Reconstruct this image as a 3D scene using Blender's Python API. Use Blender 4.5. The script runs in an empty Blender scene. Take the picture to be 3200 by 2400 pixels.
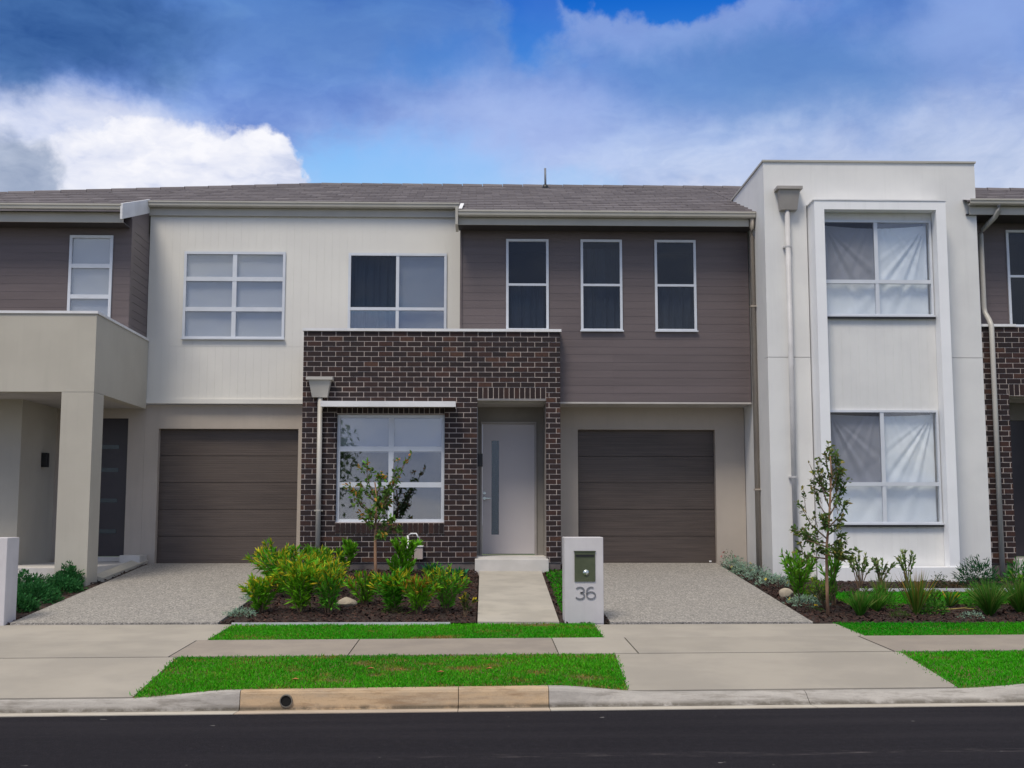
import bpy, bmesh, math, random
import numpy as np
from mathutils import Matrix, Vector

random.seed(7)
RNG = np.random.default_rng(11)
scene = bpy.context.scene
COL = scene.collection
R = math.radians

# ------------------------------------------------------------------ camera
cam = bpy.data.cameras.new('camera')
cam_o = bpy.data.objects.new('camera', cam)
COL.objects.link(cam_o)
cam.sensor_width = 36.0
cam.lens = 3773.0 / 3200.0 * 36.0
cam.clip_end = 3000
cam_o.location = (0, 0, 1.6)
cam_o.rotation_euler = (R(90 + 6.41), 0, R(-1.57))
scene.camera = cam_o

# ------------------------------------------------------------------ sun
SUN_EL, SUN_AZ = 59.0, -152.0           # azimuth from +Y towards +X
sun = bpy.data.lights.new('sun', 'SUN')
sun.energy = 1.5
sun.angle = R(18)
sun.color = (1.0, 0.90, 0.76)
sun_o = bpy.data.objects.new('sun', sun)
COL.objects.link(sun_o)
sd = Vector((math.sin(R(SUN_AZ)) * math.cos(R(SUN_EL)), math.cos(R(SUN_AZ)) * math.cos(R(SUN_EL)), math.sin(R(SUN_EL))))
sun_o.rotation_euler = sd.to_track_quat('Z', 'Y').to_euler()
sun_o.location = (-10, -10, 20)

# ------------------------------------------------------------------ colour management
scene.view_settings.view_transform = 'Standard'
scene.view_settings.look = 'None'
scene.view_settings.gamma = 1
scene.view_settings.use_curve_mapping = False
EXPOSURE = 0.72
scene.view_settings.exposure = EXPOSURE
scene.cycles.use_denoising = True
scene.cycles.max_bounces = 8
scene.cycles.transparent_max_bounces = 12

# ------------------------------------------------------------------ node helper
class NT:
    def __init__(self, tree):
        self.t = tree; self.n = tree.nodes; self.l = tree.links
    def new(self, typ, **kw):
        n = self.n.new(typ)
        for k, v in kw.items():
            setattr(n, k, v)
        return n
    def put(self, sock, val):
        if isinstance(val, bpy.types.NodeSocket): self.l.new(val, sock)
        elif val is not None:
            if isinstance(val, (tuple, list)) and sock.type == 'RGBA' and len(val) == 3: val = (*val, 1)
            sock.default_value = val
    def math(self, op, a, b=None, c=None, clamp=False):
        n = self.new('ShaderNodeMath', operation=op); n.use_clamp = clamp
        for i, v in enumerate((a, b, c)): self.put(n.inputs[i], v)
        return n.outputs[0]
    def vmath(self, op, a, b=None):
        n = self.new('ShaderNodeVectorMath', operation=op)
        self.put(n.inputs[0], a)
        if b is not None: self.put(n.inputs[1], b)
        return n.outputs['Value'] if op in ('LENGTH', 'DOT_PRODUCT') else n.outputs[0]
    def mix(self, f, a, b, mode='MIX'):
        n = self.new('ShaderNodeMix', data_type='RGBA', blend_type=mode)
        self.put(n.inputs[0], f); self.put(n.inputs[6], a); self.put(n.inputs[7], b)
        return n.outputs[2]
    def noise(self, vec, scale, detail=4, rough=.55, dim='3D'):
        n = self.new('ShaderNodeTexNoise', noise_dimensions=dim)
        self.put(n.inputs['Vector'], vec); n.inputs['Scale'].default_value = scale
        n.inputs['Detail'].default_value = detail; n.inputs['Roughness'].default_value = rough
        return n
    def ss(self, v, lo, hi):
        n = self.new('ShaderNodeMapRange', interpolation_type='SMOOTHSTEP')
        self.put(n.inputs[0], v); n.inputs[1].default_value = lo; n.inputs[2].default_value = hi
        return n.outputs[0]
    def ramp(self, v, stops):
        n = self.new('ShaderNodeValToRGB')
        e = n.color_ramp.elements
        while len(e) < len(stops): e.new(0.5)
        for el, (p, c) in zip(e, stops):
            el.position = p; el.color = (*c, 1) if len(c) == 3 else c
        self.put(n.inputs[0], v)
        return n.outputs[0]

# ------------------------------------------------------------------ world: blue sky with broken cloud
world = bpy.data.worlds.new('World'); scene.world = world; world.use_nodes = True
world.cycles.sampling_method = 'MANUAL'; world.cycles.sample_map_resolution = 512
W = NT(world.node_tree); W.n.clear()
out = W.new('ShaderNodeOutputWorld'); bg = W.new('ShaderNodeBackground')
W.l.new(bg.outputs[0], out.inputs[0])
sky = W.new('ShaderNodeTexSky', sky_type='NISHITA')
sky.sun_disc = False; sky.sun_elevation = R(SUN_EL); sky.sun_rotation = R(SUN_AZ)
sky.air_density = 1.0; sky.dust_density = 0.3; sky.ozone_density = 2.0
SKY_STRENGTH = 0.10
bg.inputs[1].default_value = SKY_STRENGTH
tc = W.new('ShaderNodeTexCoord')
dirv = W.vmath('NORMALIZE', tc.outputs['Generated'])
sx = W.new('ShaderNodeSeparateXYZ'); W.put(sx.inputs[0], dirv)
DEG = 57.29578
az = W.math('MULTIPLY', W.math('ARCTAN2', sx.outputs[0], sx.outputs[1]), DEG)
el = W.math('MULTIPLY', W.math('ARCSINE', sx.outputs[2]), DEG)
warp = W.noise(dirv, 5.0, 6, .6)
ws = W.new('ShaderNodeSeparateColor'); W.put(ws.inputs[0], warp.outputs['Color'])
warp2 = W.noise(dirv, 26.0, 5, .6)
ws2 = W.new('ShaderNodeSeparateColor'); W.put(ws2.inputs[0], warp2.outputs['Color'])
def warped(big, small):
    a = W.math('ADD', az, W.math('MULTIPLY', W.math('SUBTRACT', ws.outputs[0], .5), big * 1.6))
    a = W.math('ADD', a, W.math('MULTIPLY', W.math('SUBTRACT', ws2.outputs[0], .5), small * 1.6))
    e = W.math('ADD', el, W.math('MULTIPLY', W.math('SUBTRACT', ws.outputs[1], .5), big))
    e = W.math('ADD', e, W.math('MULTIPLY', W.math('SUBTRACT', ws2.outputs[1], .5), small))
    return a, e
wa, we = warped(5.0, 1.2)
wb, wf = warped(2.2, 2.2)
wc, wg = warped(5.5, 2.4)
def blob(a0, e0, ra, re, soft=.5, A=wa, E=we):
    u = W.math('DIVIDE', W.math('SUBTRACT', A, a0), ra)
    v = W.math('DIVIDE', W.math('SUBTRACT', E, e0), re)
    d = W.math('SQRT', W.math('ADD', W.math('MULTIPLY', u, u), W.math('MULTIPLY', v, v)))
    return W.ss(d, 1 + soft, 1 - soft)
def cmul(c, k=1.0 / SKY_STRENGTH): return tuple(x * k for x in c)
XK = 2 ** -EXPOSURE                                             # radiance seen = colour * 2**exposure
def C(r, g, b): return (r * XK, g * XK, b * XK)
# clear sky: the physical sky, made richer
hs = W.new('ShaderNodeHueSaturation'); hs.inputs['Saturation'].default_value = 1.55; hs.inputs['Value'].default_value = 1.0
W.put(hs.inputs['Color'], sky.outputs[0])
clear = W.vmath('MULTIPLY', hs.outputs[0], (SKY_STRENGTH,) * 3)
eln = W.math('DIVIDE', el, 90.0, clamp=True)
clear = W.mix(.9, clear, W.ramp(eln, [(0.0, C(.55, .74, .98)), (.15, C(.40, .67, .98)), (.19, C(.27, .54, .95)), (.23, C(.05, .25, .75)), (.27, C(.005, .115, .60)), (.6, C(.02, .10, .45))]))
# broken cloud sheet over the whole sky
fl_ = W.vmath('MULTIPLY', dirv, (1.0, 1.0, 2.2))
wq = W.vmath('MULTIPLY', W.vmath('SUBTRACT', W.noise(fl_, 4.0, 5, .6).outputs['Color'], (.5, .5, .5)), (.22, .22, .22))
fl2 = W.vmath('ADD', fl_, wq)
f1 = W.noise(fl2, 5.5, 6, .56).outputs[0]
f2 = W.noise(W.vmath('ADD', fl2, (3.1, 1.7, .4)), 11.0, 6, .58).outputs[0]
fine = W.noise(W.vmath('ADD', fl2, (.3, 5.7, .4)), 30.0, 4, .6).outputs[0]
deck_c = W.ramp(eln, [(0.0, C(.78, .81, .92)), (.140, C(.60, .69, .91)), (.185, C(.35, .48, .83)), (.225, C(.165, .31, .71)), (.27, C(.075, .205, .58)), (.42, C(.70, .73, .80)), (.75, C(1.0, 1.0, 1.0))])
deck_c = W.mix(1.0, deck_c, W.ramp(f1, [(.30, (.60, .68, .84)), (.50, (.95, .96, .98)), (.68, (1.25, 1.18, 1.06))]), 'MULTIPLY')
deck_c = W.mix(1.0, deck_c, W.ramp(f2, [(.30, (.80, .84, .92)), (.50, (1.0, 1.0, 1.0)), (.70, (1.22, 1.16, 1.05))]), 'MULTIPLY')
deck_c = W.mix(1.0, deck_c, W.ramp(fine, [(.30, (.93, .95, .98)), (.70, (1.07, 1.05, 1.02))]), 'MULTIPLY')
holes = W.math('MAXIMUM', blob(9.0, 25.6, 5.6, 3.0, .10, wc, wg), blob(-3.2, 15.2, 5.6, 2.7, .35, wc, wg))
holes = W.math('MAXIMUM', holes, W.math('MULTIPLY', blob(3.6, 23.6, 2.0, 2.6, .35, wc, wg), .85))
holes = W.math('MAXIMUM', holes, W.math('MULTIPLY', blob(16.0, 25.6, 2.8, 1.7, .25, wc, wg), .9))
holes = W.math('MAXIMUM', holes, W.math('MULTIPLY', blob(4.6, 14.6, 2.2, 1.4, .4, wc, wg), .75))
holes = W.math('MAXIMUM', holes, W.math('MULTIPLY', blob(-1.6, 21.2, 2.6, 1.2, .6, wc, wg), .55))
holes = W.math('MAXIMUM', holes, W.math('MULTIPLY', blob(-22, 24.2, 2.2, 1.0, .5, wc, wg), .7))
holes = W.math('MAXIMUM', holes, W.math('MULTIPLY', W.ss(f1, .36, .26), .45))
c0 = W.mix(W.math('SUBTRACT', 1.0, holes), clear, deck_c)
# bright rims and pale masses
rim = W.math('MULTIPLY', blob(9.5, 24.6, 7.6, 3.4, .25, wc, wg), W.math('SUBTRACT', 1.0, holes))
c0 = W.mix(W.math('MULTIPLY', rim, .35), c0, C(.42, .52, .88))
c0 = W.mix(W.math('MULTIPLY', blob(20, 14.4, 15, 3.6, .8, wc, wg), .78), c0, W.ramp(f2, [(.35, C(.44, .53, .73)), (.65, C(.66, .72, .87))]))
c0 = W.mix(W.math('MULTIPLY', blob(10.5, 13.2, 5.2, 1.9, .5, wc, wg), .85), c0, C(.88, .89, .98))
c0 = W.mix(W.math('MULTIPLY', blob(1.6, 18.2, 4.6, 2.2, .8, wc, wg), .5), c0, C(.50, .60, .92))
c0 = W.mix(W.math('MULTIPLY', blob(16, 20.2, 8, 2.0, .7, wc, wg), .65), c0, C(.115, .26, .57))
c0 = W.mix(W.math('MULTIPLY', blob(23, 21.5, 3.5, 2.4, .7, wc, wg), .5), c0, C(.38, .50, .86))
c0 = W.mix(W.math('MULTIPLY', blob(-20.5, 21.4, 6.4, 2.5, .45, wc, wg), .9), c0, W.ramp(f2, [(.32, C(.012, .065, .24)), (.68, C(.06, .16, .40))]))
c0 = W.mix(W.math('MULTIPLY', blob(-8, 21.6, 8, 2.0, .8, wc, wg), .5), c0, C(.10, .225, .53))
# the big bright cumulus on the left and its grey neighbour
cum = W.math('MAXIMUM', blob(-15.5, 14.0, 7.8, 4.0, .10, wb, wf), blob(-10.6, 14.6, 2.7, 3.2, .08, wb, wf))
cum = W.math('MAXIMUM', cum, W.math('MULTIPLY', blob(-20, 17.0, 6.0, 1.7, .5, wb, wf), .75))
cum = W.math('MAXIMUM', cum, blob(-8.4, 12.9, 1.5, 1.6, .10, wb, wf))
ctex = W.noise(fl2, 15.0, 6, .56)
c0 = W.mix(cum, c0, W.ramp(ctex.outputs[0], [(.30, C(.50, .57, .78)), (.47, C(.76, .79, .92)), (.66, C(.95, .95, 1.0))]))
gry = W.math('MAXIMUM', blob(-22.6, 14.0, 3.2, 3.0, .18, wb, wf), blob(-18.6, 12.3, 2.4, 1.4, .22, wb, wf))
c0 = W.mix(W.math('MULTIPLY', gry, .94), c0, W.ramp(ctex.outputs[0], [(.3, C(.25, .32, .47)), (.7, C(.45, .52, .67))]))
W.put(bg.inputs[0], W.vmath('MULTIPLY', c0, (1 / SKY_STRENGTH,) * 3))

# ------------------------------------------------------------------ materials
MATS = {}
def mat(name, c1, c2=None, scale=6.0, rough=.6, bump=0.0, bscale=60.0, stretch=(1, 1, 1), orand=0.0, detail=4,
        lo=.35, hi=.65, metallic=0.0, big=0.0, spec=.5, contrast_c=None, cscale=90.0, clo=.6, chi=.7, bdist=.004):
    if name in MATS: return MATS[name]
    m = bpy.data.materials.new(name); m.use_nodes = True
    t = NT(m.node_tree); p = t.n['Principled BSDF']
    geo = t.new('ShaderNodeNewGeometry')
    pos = t.vmath('MULTIPLY', geo.outputs['Position'], stretch)
    c2 = c2 or tuple(x * .86 for x in c1)
    nz = t.noise(pos, scale, detail)
    col = t.mix(t.ss(nz.outputs[0], lo, hi), c1, c2)
    if big:
        nb = t.noise(geo.outputs['Position'], .55, 5, .6)
        col = t.mix(t.math('MULTIPLY', t.ss(nb.outputs[0], .4, .7), big), col, tuple(x * .72 for x in c1))
    if name in ('white_render', 'stone_render', 'beige_render', 'letterbox_render', 'bright_white_render'):
        st_ = t.noise(t.vmath('MULTIPLY', geo.outputs['Position'], (9, 9, .5)), 1.0, 5, .65)
        col = t.mix(t.math('MULTIPLY', t.ss(st_.outputs[0], .5, .75), .16), col, tuple(x * .68 for x in c1))
    if contrast_c:
        nc = t.noise(pos, cscale, 3, .6)
        col = t.mix(t.ss(nc.outputs[0], clo, chi), col, contrast_c)
    if orand:
        oi = t.new('ShaderNodeObjectInfo')
        k = t.math('ADD', 1 - orand, t.math('MULTIPLY', oi.outputs['Random'], 2 * orand))
        cc = t.new('ShaderNodeCombineXYZ')
        for i in range(3): t.put(cc.inputs[i], k)
        col = t.mix(1.0, col, cc.outputs[0], 'MULTIPLY')
    t.put(p.inputs['Base Color'], col)
    p.inputs['Roughness'].default_value = rough
    p.inputs['Metallic'].default_value = metallic
    p.inputs['Specular IOR Level'].default_value = spec
    if bump:
        b = t.new('ShaderNodeBump'); b.inputs['Strength'].default_value = bump; b.inputs['Distance'].default_value = bdist
        nb2 = t.noise(pos, bscale, 4); t.put(b.inputs['Height'], nb2.outputs[0])
        t.l.new(b.outputs[0], p.inputs['Normal'])
    MATS[name] = m
    return m

M_WHITE = mat('white_cladding_paint', (.735, .72, .675), (.70, .685, .645), 1.2, .6, .15, 220, big=.08)
M_TOWER = mat('white_render', (.735, .735, .725), (.69, .69, .685), 1.6, .75, .35, 160, big=.10)
M_FRAMEWHITE = mat('bright_white_render', (.86, .87, .89), (.82, .83, .85), 1.6, .65, .2, 160, big=.05)
M_BEIGE = mat('beige_render', (.455, .402, .348), (.425, .375, .325), 1.5, .8, .4, 170, big=.10)
M_PORT = mat('stone_render', (.49, .460, .392), (.46, .43, .366), 1.4, .8, .4, 170, big=.10)
M_PORTC = mat('porch_ceiling_paint', (.50, .475, .45), None, 2, .7)
M_DARK = mat('charcoal_cladding_paint', (.140, .112, .113), (.125, .100, .101), 2.0, .5, .1, 200, stretch=(.4, .4, 6), orand=.05, big=.08)
M_GUTTER = mat('cream_colorbond', (.46, .44, .39), (.43, .41, .36), 2, .4)
M_PIPE = mat('cream_downpipe', (.50, .48, .44), (.46, .44, .40), 2, .4)
M_PIPET = mat('tan_downpipe', (.42, .37, .31), (.38, .33, .28), 2, .45)
M_CAP = mat('white_metal_cap', (.78, .78, .79), None, 2, .4)
M_FRAME = mat('silver_aluminium', (.66, .69, .74), (.61, .64, .69), 3, .38, metallic=.1)
M_DOORG = mat('grey_door_paint', (.50, .475, .49), (.48, .455, .47), 1.5, .4)
M_DOORD = mat('dark_door_paint', (.022, .017, .024), (.028, .021, .028), 3, .35)
M_DFRAME = mat('door_frame_paint', (.36, .335, .32), None, 3, .5)
M_REVEAL = mat('entry_reveal_paint', (.27, .25, .225), None, 2, .8)
M_EAVESHADE = mat('eave_shade_dark', (.035, .030, .031), None, 3, .7)  # lining colour blackened to cut bounce and deepen the shade under the eaves
M_BLACK = mat('black_metal', (.012, .012, .013), None, 5, .4)
M_MORTAR = mat('mortar', (.54, .47, .43), (.44, .38, .35), 14, .95, .6, 150)
M_CONC = mat('path_concrete', (.42, .388, .335), (.35, .325, .282), 2.2, .85, .35, 140, big=.25, contrast_c=(.30, .28, .26), cscale=45, clo=.62, chi=.75)
M_CONCF = mat('footpath_concrete', (.290, .250, .208), (.248, .214, .182), 2.5, .85, .35, 140, big=.25, orand=.06, contrast_c=(.24, .21, .19), cscale=45, clo=.62, chi=.75)
M_CONCD = mat('crossing_concrete', (.352, .320, .272), (.298, .272, .234), 1.3, .85, .3, 140, big=.38, orand=.05, contrast_c=(.31, .285, .265), cscale=30, clo=.64, chi=.78)
M_STEP = mat('step_concrete', (.60, .575, .545), (.53, .51, .48), 3, .8, .3, 140)
M_FOOT = mat('footing_concrete', (.15, .13, .13), (.11, .095, .095), 5, .9, .5, 100)
M_LETTER = mat('letterbox_render', (.60, .58, .595), (.55, .53, .545), 3, .8, .4, 180, big=.08)
M_LBOX = mat('letterbox_metal', (.10, .115, .065), (.085, .10, .055), 8, .4, metallic=.3)
M_NUM = mat('number_metal', (.26, .26, .28), None, 6, .4, metallic=.6)
M_CHROME = mat('lock_metal', (.62, .68, .66), None, 6, .25, metallic=.8)
M_SOIL = mat('garden_soil', (.040, .024, .018), (.022, .013, .010), 18, 1, .8, 60)
M_TURF = mat('turf_soil', (.045, .13, .012), (.15, .10, .045), 3.5, 1, .6, 80)
M_TERR = mat('far_ground', (.06, .11, .03), (.10, .09, .05), .15, 1)
M_ROCK = mat('sandstone_rock', (.42, .365, .285), (.32, .275, .215), 9, .9, .7, 40)
M_BARK = mat('bark', (.36, .21, .125), (.24, .135, .08), 22, .9, .7, 60, stretch=(1, 1, .3))
M_TWIG = mat('twig', (.16, .10, .06), (.10, .07, .045), 22, .9)
M_ROOM = mat('dim_room_dark', (.055, .060, .070), None, 2, .9)  # indoor dimness is put into this near-black colour
M_BLIND = mat('roller_blind', (.36, .38, .42), (.34, .36, .40), .9, .9)
M_BLINDD = mat('grey_blind', (.13, .15, .18), (.12, .135, .165), .9, .9)
M_CURT = mat('dim_room_curtain', (.075, .085, .10), (.055, .065, .078), 2, .9)  # curtain colour darkened to stand for the unlit room around it
M_SHEET = mat('white_bed_sheet', (.72, .76, .80), (.67, .71, .75), 2.0, .85)
M_PIPEH = mat('pvc_pipe', (.15, .14, .12), None, 5, .5)
M_BORESHADE = mat('bore_shade_black', (.004, .004, .004), None, 5, .9)
M_EDGE = mat('pale_edging', (.55, .57, .60), None, 5, .7)

def mat_garage():
    m = bpy.data.materials.new('woodgrain_garage_door'); m.use_nodes = True
    t = NT(m.node_tree); p = t.n['Principled BSDF']
    geo = t.new('ShaderNodeNewGeometry')
    g = t.noise(t.vmath('MULTIPLY', geo.outputs['Position'], (1.2, 1, 38)), 1.0, 5, .6)
    g2 = t.noise(t.vmath('MULTIPLY', geo.outputs['Position'], (.5, 1, 1.3)), 1.0, 3, .6)
    c = t.mix(t.ss(g.outputs[0], .33, .68), (.062, .047, .040), (.088, .067, .057))
    c = t.mix(t.math('MULTIPLY', t.ss(g2.outputs[0], .4, .65), .35), c, (.12, .094, .08))
    t.put(p.inputs['Base Color'], c); p.inputs['Roughness'].default_value = .5
    b = t.new('ShaderNodeBump'); b.inputs['Strength'].default_value = .35; b.inputs['Distance'].default_value = .004
    s = t.new('ShaderNodeSeparateXYZ'); t.put(s.inputs[0], geo.outputs['Position'])
    rib = t.math('SINE', t.math('MULTIPLY', s.outputs[2], 2 * math.pi / .0778))
    t.put(b.inputs['Height'], t.math('POWER', t.math('ABSOLUTE', rib), .35)); t.l.new(b.outputs[0], p.inputs['Normal'])
    return m
M_GDOOR = mat_garage()

def mat_brick():
    m = bpy.data.materials.new('dark_clay_brick'); m.use_nodes = True
    t = NT(m.node_tree); p = t.n['Principled BSDF']
    oi = t.new('ShaderNodeObjectInfo'); geo = t.new('ShaderNodeNewGeometry')
    r = t.new('ShaderNodeTexWhiteNoise', noise_dimensions='2D')
    # one colour for each brick: from its place in the wall (own object or island alike)
    rnd = t.math('FRACT', t.math('ADD', t.math('MULTIPLY', oi.outputs['Random'], 7.31), geo.outputs['Random Per Island']))
    c = t.ramp(rnd, [(0.0, (.016, .009, .009)), (.30, (.025, .012, .011)), (.55, (.023, .013, .013)), (.75, (.035, .016, .013)), (.92, (.052, .022, .016)), (1.0, (.085, .038, .023))])
    n = t.noise(geo.outputs['Position'], 30, 5, .65)
    c = t.mix(t.math('MULTIPLY', t.ss(n.outputs[0], .42, .7), .55), c, (.012, .008, .009))
    t.put(p.inputs['Base Color'], c); p.inputs['Roughness'].default_value = .62
    p.inputs['Specular IOR Level'].default_value = .35
    b = t.new('ShaderNodeBump'); b.inputs['Strength'].default_value = .5; b.inputs['Distance'].default_value = .004
    n2 = t.noise(geo.outputs['Position'], 90, 4); t.put(b.inputs['Height'], n2.outputs[0]); t.l.new(b.outputs[0], p.inputs['Normal'])
    return m
M_BRICK = mat_brick()

def mat_island(name, stops, rough=.8, nscale=20, bump=.3):
    m = bpy.data.materials.new(name); m.use_nodes = True
    t = NT(m.node_tree); p = t.n['Principled BSDF']
    geo = t.new('ShaderNodeNewGeometry')
    c = t.ramp(geo.outputs['Random Per Island'], stops)
    n = t.noise(geo.outputs['Position'], nscale, 4)
    c = t.mix(t.math('MULTIPLY', n.outputs[0], .5), c, stops[0][1])
    t.put(p.inputs['Base Color'], c); p.inputs['Roughness'].default_value = rough
    if bump:
        b = t.new('ShaderNodeBump'); b.inputs['Strength'].default_value = bump; b.inputs['Distance'].default_value = .004
        n2 = t.noise(geo.outputs['Position'], 120, 3); t.put(b.inputs['Height'], n2.outputs[0]); t.l.new(b.outputs[0], p.inputs['Normal'])
    return m
M_ROOF = mat_island('roof_tile', [(0, (.125, .110, .118)), (.5, (.160, .143, .152)), (1, (.19, .170, .178))], .75, 3)
M_MULCH = mat_island('bark_mulch', [(0, (.012, .006, .005)), (.5, (.036, .014, .010)), (.85, (.068, .027, .018)), (1, (.13, .065, .042))], .95, 40, 0)

def mat_aggregate():
    m = bpy.data.materials.new('exposed_aggregate'); m.use_nodes = True
    t = NT(m.node_tree); p = t.n['Principled BSDF']
    geo = t.new('ShaderNodeNewGeometry')
    v = t.new('ShaderNodeTexVoronoi'); v.inputs['Scale'].default_value = 66; t.put(v.inputs['Vector'], geo.outputs['Position'])
    s = t.new('ShaderNodeSeparateColor'); t.put(s.inputs[0], v.outputs['Color'])
    c = t.ramp(s.outputs[0], [(0, (.11, .105, .098)), (.25, (.22, .21, .195)), (.6, (.285, .268, .245)), (.85, (.36, .335, .305)), (1, (.50, .47, .43))])
    n = t.noise(geo.outputs['Position'], .9, 4)
    c = t.mix(t.math('MULTIPLY', t.ss(n.outputs[0], .4, .7), .25), c, (.24, .225, .205))
    n2 = t.noise(geo.outputs['Position'], 11, 4)
    c = t.mix(t.math('MULTIPLY', t.ss(n2.outputs[0], .52, .75), .35), c, (.20, .19, .18))
    t.put(p.inputs['Base Color'], c); p.inputs['Roughness'].default_value = .8
    b = t.new('ShaderNodeBump'); b.inputs['Strength'].default_value = .6; b.inputs['Distance'].default_value = .004
    t.put(b.inputs['Height'], v.outputs['Distance']); t.l.new(b.outputs[0], p.inputs['Normal'])
    return m
M_AGG = mat_aggregate()

def mat_asphalt():
    m = bpy.data.materials.new('asphalt'); m.use_nodes = True
    t = NT(m.node_tree); p = t.n['Principled BSDF']
    geo = t.new('ShaderNodeNewGeometry')
    n = t.noise(geo.outputs['Position'], 95, 3, .75)
    c = t.mix(t.ss(n.outputs[0], .38, .72), (.009, .0085, .011), (.029, .027, .034))
    wt = t.noise(t.vmath('MULTIPLY', geo.outputs['Position'], (.12, 2.2, 1)), 1.0, 4, .6)
    c = t.mix(t.math('MULTIPLY', t.ss(wt.outputs[0], .45, .65), .35), c, (.034, .031, .036))
    nb = t.noise(t.vmath('MULTIPLY', geo.outputs['Position'], (.35, 1.2, 1)), 1.2, 5, .6)
    c = t.mix(t.math('MULTIPLY', t.ss(nb.outputs[0], .4, .7), .45), c, (.012, .0115, .015))
    mo = t.noise(geo.outputs['Position'], 16, 5, .75)
    c = t.mix(t.math('MULTIPLY', t.ss(mo.outputs[0], .45, .72), .4), c, (.034, .031, .038))
    # scuffed pale streak along the wheel track
    s = t.new('ShaderNodeSeparateXYZ'); t.put(s.inputs[0], geo.outputs['Position'])
    yl = t.math('SUBTRACT', s.outputs[1], t.math('MULTIPLY', s.outputs[0], .042))
    band = t.ss(t.math('ABSOLUTE', t.math('SUBTRACT', yl, 8.42)), .12, .02)
    ns = t.noise(t.vmath('MULTIPLY', geo.outputs['Position'], (2.2, 14, 1)), 1.0, 5, .7)
    gate = t.ss(s.outputs[0], -1.3, .2)
    c = t.mix(t.math('MULTIPLY', t.math('MULTIPLY', band, gate), t.math('MULTIPLY', t.ss(ns.outputs[0], .50, .70), .6)), c, (.13, .115, .115))
    sp = t.noise(geo.outputs['Position'], 6.5, 2)
    c = t.mix(t.math('MULTIPLY', t.ss(sp.outputs[0], .735, .76), .5), c, (.22, .21, .21))
    t.put(p.inputs['Base Color'], c); p.inputs['Roughness'].default_value = .85
    p.inputs['Specular IOR Level'].default_value = .06
    b = t.new('ShaderNodeBump'); b.inputs['Strength'].default_value = .7; b.inputs['Distance'].default_value = .006
    t.put(b.inputs['Height'], n.outputs[0]); t.l.new(b.outputs[0], p.inputs['Normal'])
    return m
M_ASPH = mat_asphalt()

def mat_kerb(name, a, b_, stain, amount):
    m = bpy.data.materials.new(name); m.use_nodes = True
    t = NT(m.node_tree); p = t.n['Principled BSDF']
    geo = t.new('ShaderNodeNewGeometry')
    n = t.noise(t.vmath('MULTIPLY', geo.outputs['Position'], (1.6, 6, 9)), 1.3, 6, .65)
    c = t.mix(t.ss(n.outputs[0], .35, .65), a, b_)
    n2 = t.noise(t.vmath('MULTIPLY', geo.outputs['Position'], (2.5, 8, 16)), 1.0, 6, .7)
    c = t.mix(t.math('MULTIPLY', t.ss(n2.outputs[0], .47, .68), amount), c, stain)
    # silt left by water along the foot of the kerb
    sz = t.new('ShaderNodeSeparateXYZ'); t.put(sz.inputs[0], geo.outputs['Position'])
    n4 = t.noise(t.vmath('MULTIPLY', geo.outputs['Position'], (3, 3, 3)), 1.5, 6, .7)
    silt = t.math('MULTIPLY', t.ss(sz.outputs[2], .045, .004), t.ss(n4.outputs[0], .30, .55))
    if 'gutter' not in name: c = t.mix(t.math('MULTIPLY', silt, .85), c, (.07, .058, .04))
    n3 = t.noise(geo.outputs['Position'], 60, 3)
    c = t.mix(t.math('MULTIPLY', t.ss(n3.outputs[0], .5, .75), .35), c, tuple(x * .6 for x in a))
    t.put(p.inputs['Base Color'], c); p.inputs['Roughness'].default_value = .85
    b = t.new('ShaderNodeBump'); b.inputs['Strength'].default_value = .4; b.inputs['Distance'].default_value = .004
    t.put(b.inputs['Height'], n3.outputs[0]); t.l.new(b.outputs[0], p.inputs['Normal'])
    return m
M_PAN = mat_kerb('pale_gutter_concrete', (.50, .46, .39), (.43, .39, .33), (.30, .25, .19), .5)
M_PANT = mat_kerb('tan_gutter_concrete', (.47, .38, .29), (.40, .33, .26), (.28, .22, .15), .5)
M_KERBG = mat_kerb('grey_kerb_concrete', (.40, .375, .345), (.32, .30, .275), (.13, .115, .095), .6)
M_KERBT = mat_kerb('stained_kerb_concrete', (.50, .36, .22), (.40, .31, .215), (.27, .175, .095), .75)

def mat_leaf():
    m = bpy.data.materials.new('leaf'); m.use_nodes = True
    t = NT(m.node_tree); t.n.clear()
    o = t.new('ShaderNodeOutputMaterial'); p = t.new('ShaderNodeBsdfPrincipled'); tr = t.new('ShaderNodeBsdfTranslucent'); mx = t.new('ShaderNodeMixShader')
    at = t.new('ShaderNodeAttribute', attribute_name='Col')
    t.put(p.inputs['Base Color'], at.outputs['Color']); p.inputs['Roughness'].default_value = .6
    p.inputs['Specular IOR Level'].default_value = .14
    t.put(tr.inputs['Color'], at.outputs['Color']); mx.inputs[0].default_value = .28
    t.l.new(p.outputs[0], mx.inputs[1]); t.l.new(tr.outputs[0], mx.inputs[2]); t.l.new(mx.outputs[0], o.inputs[0])
    return m
M_LEAF = mat_leaf()

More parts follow.
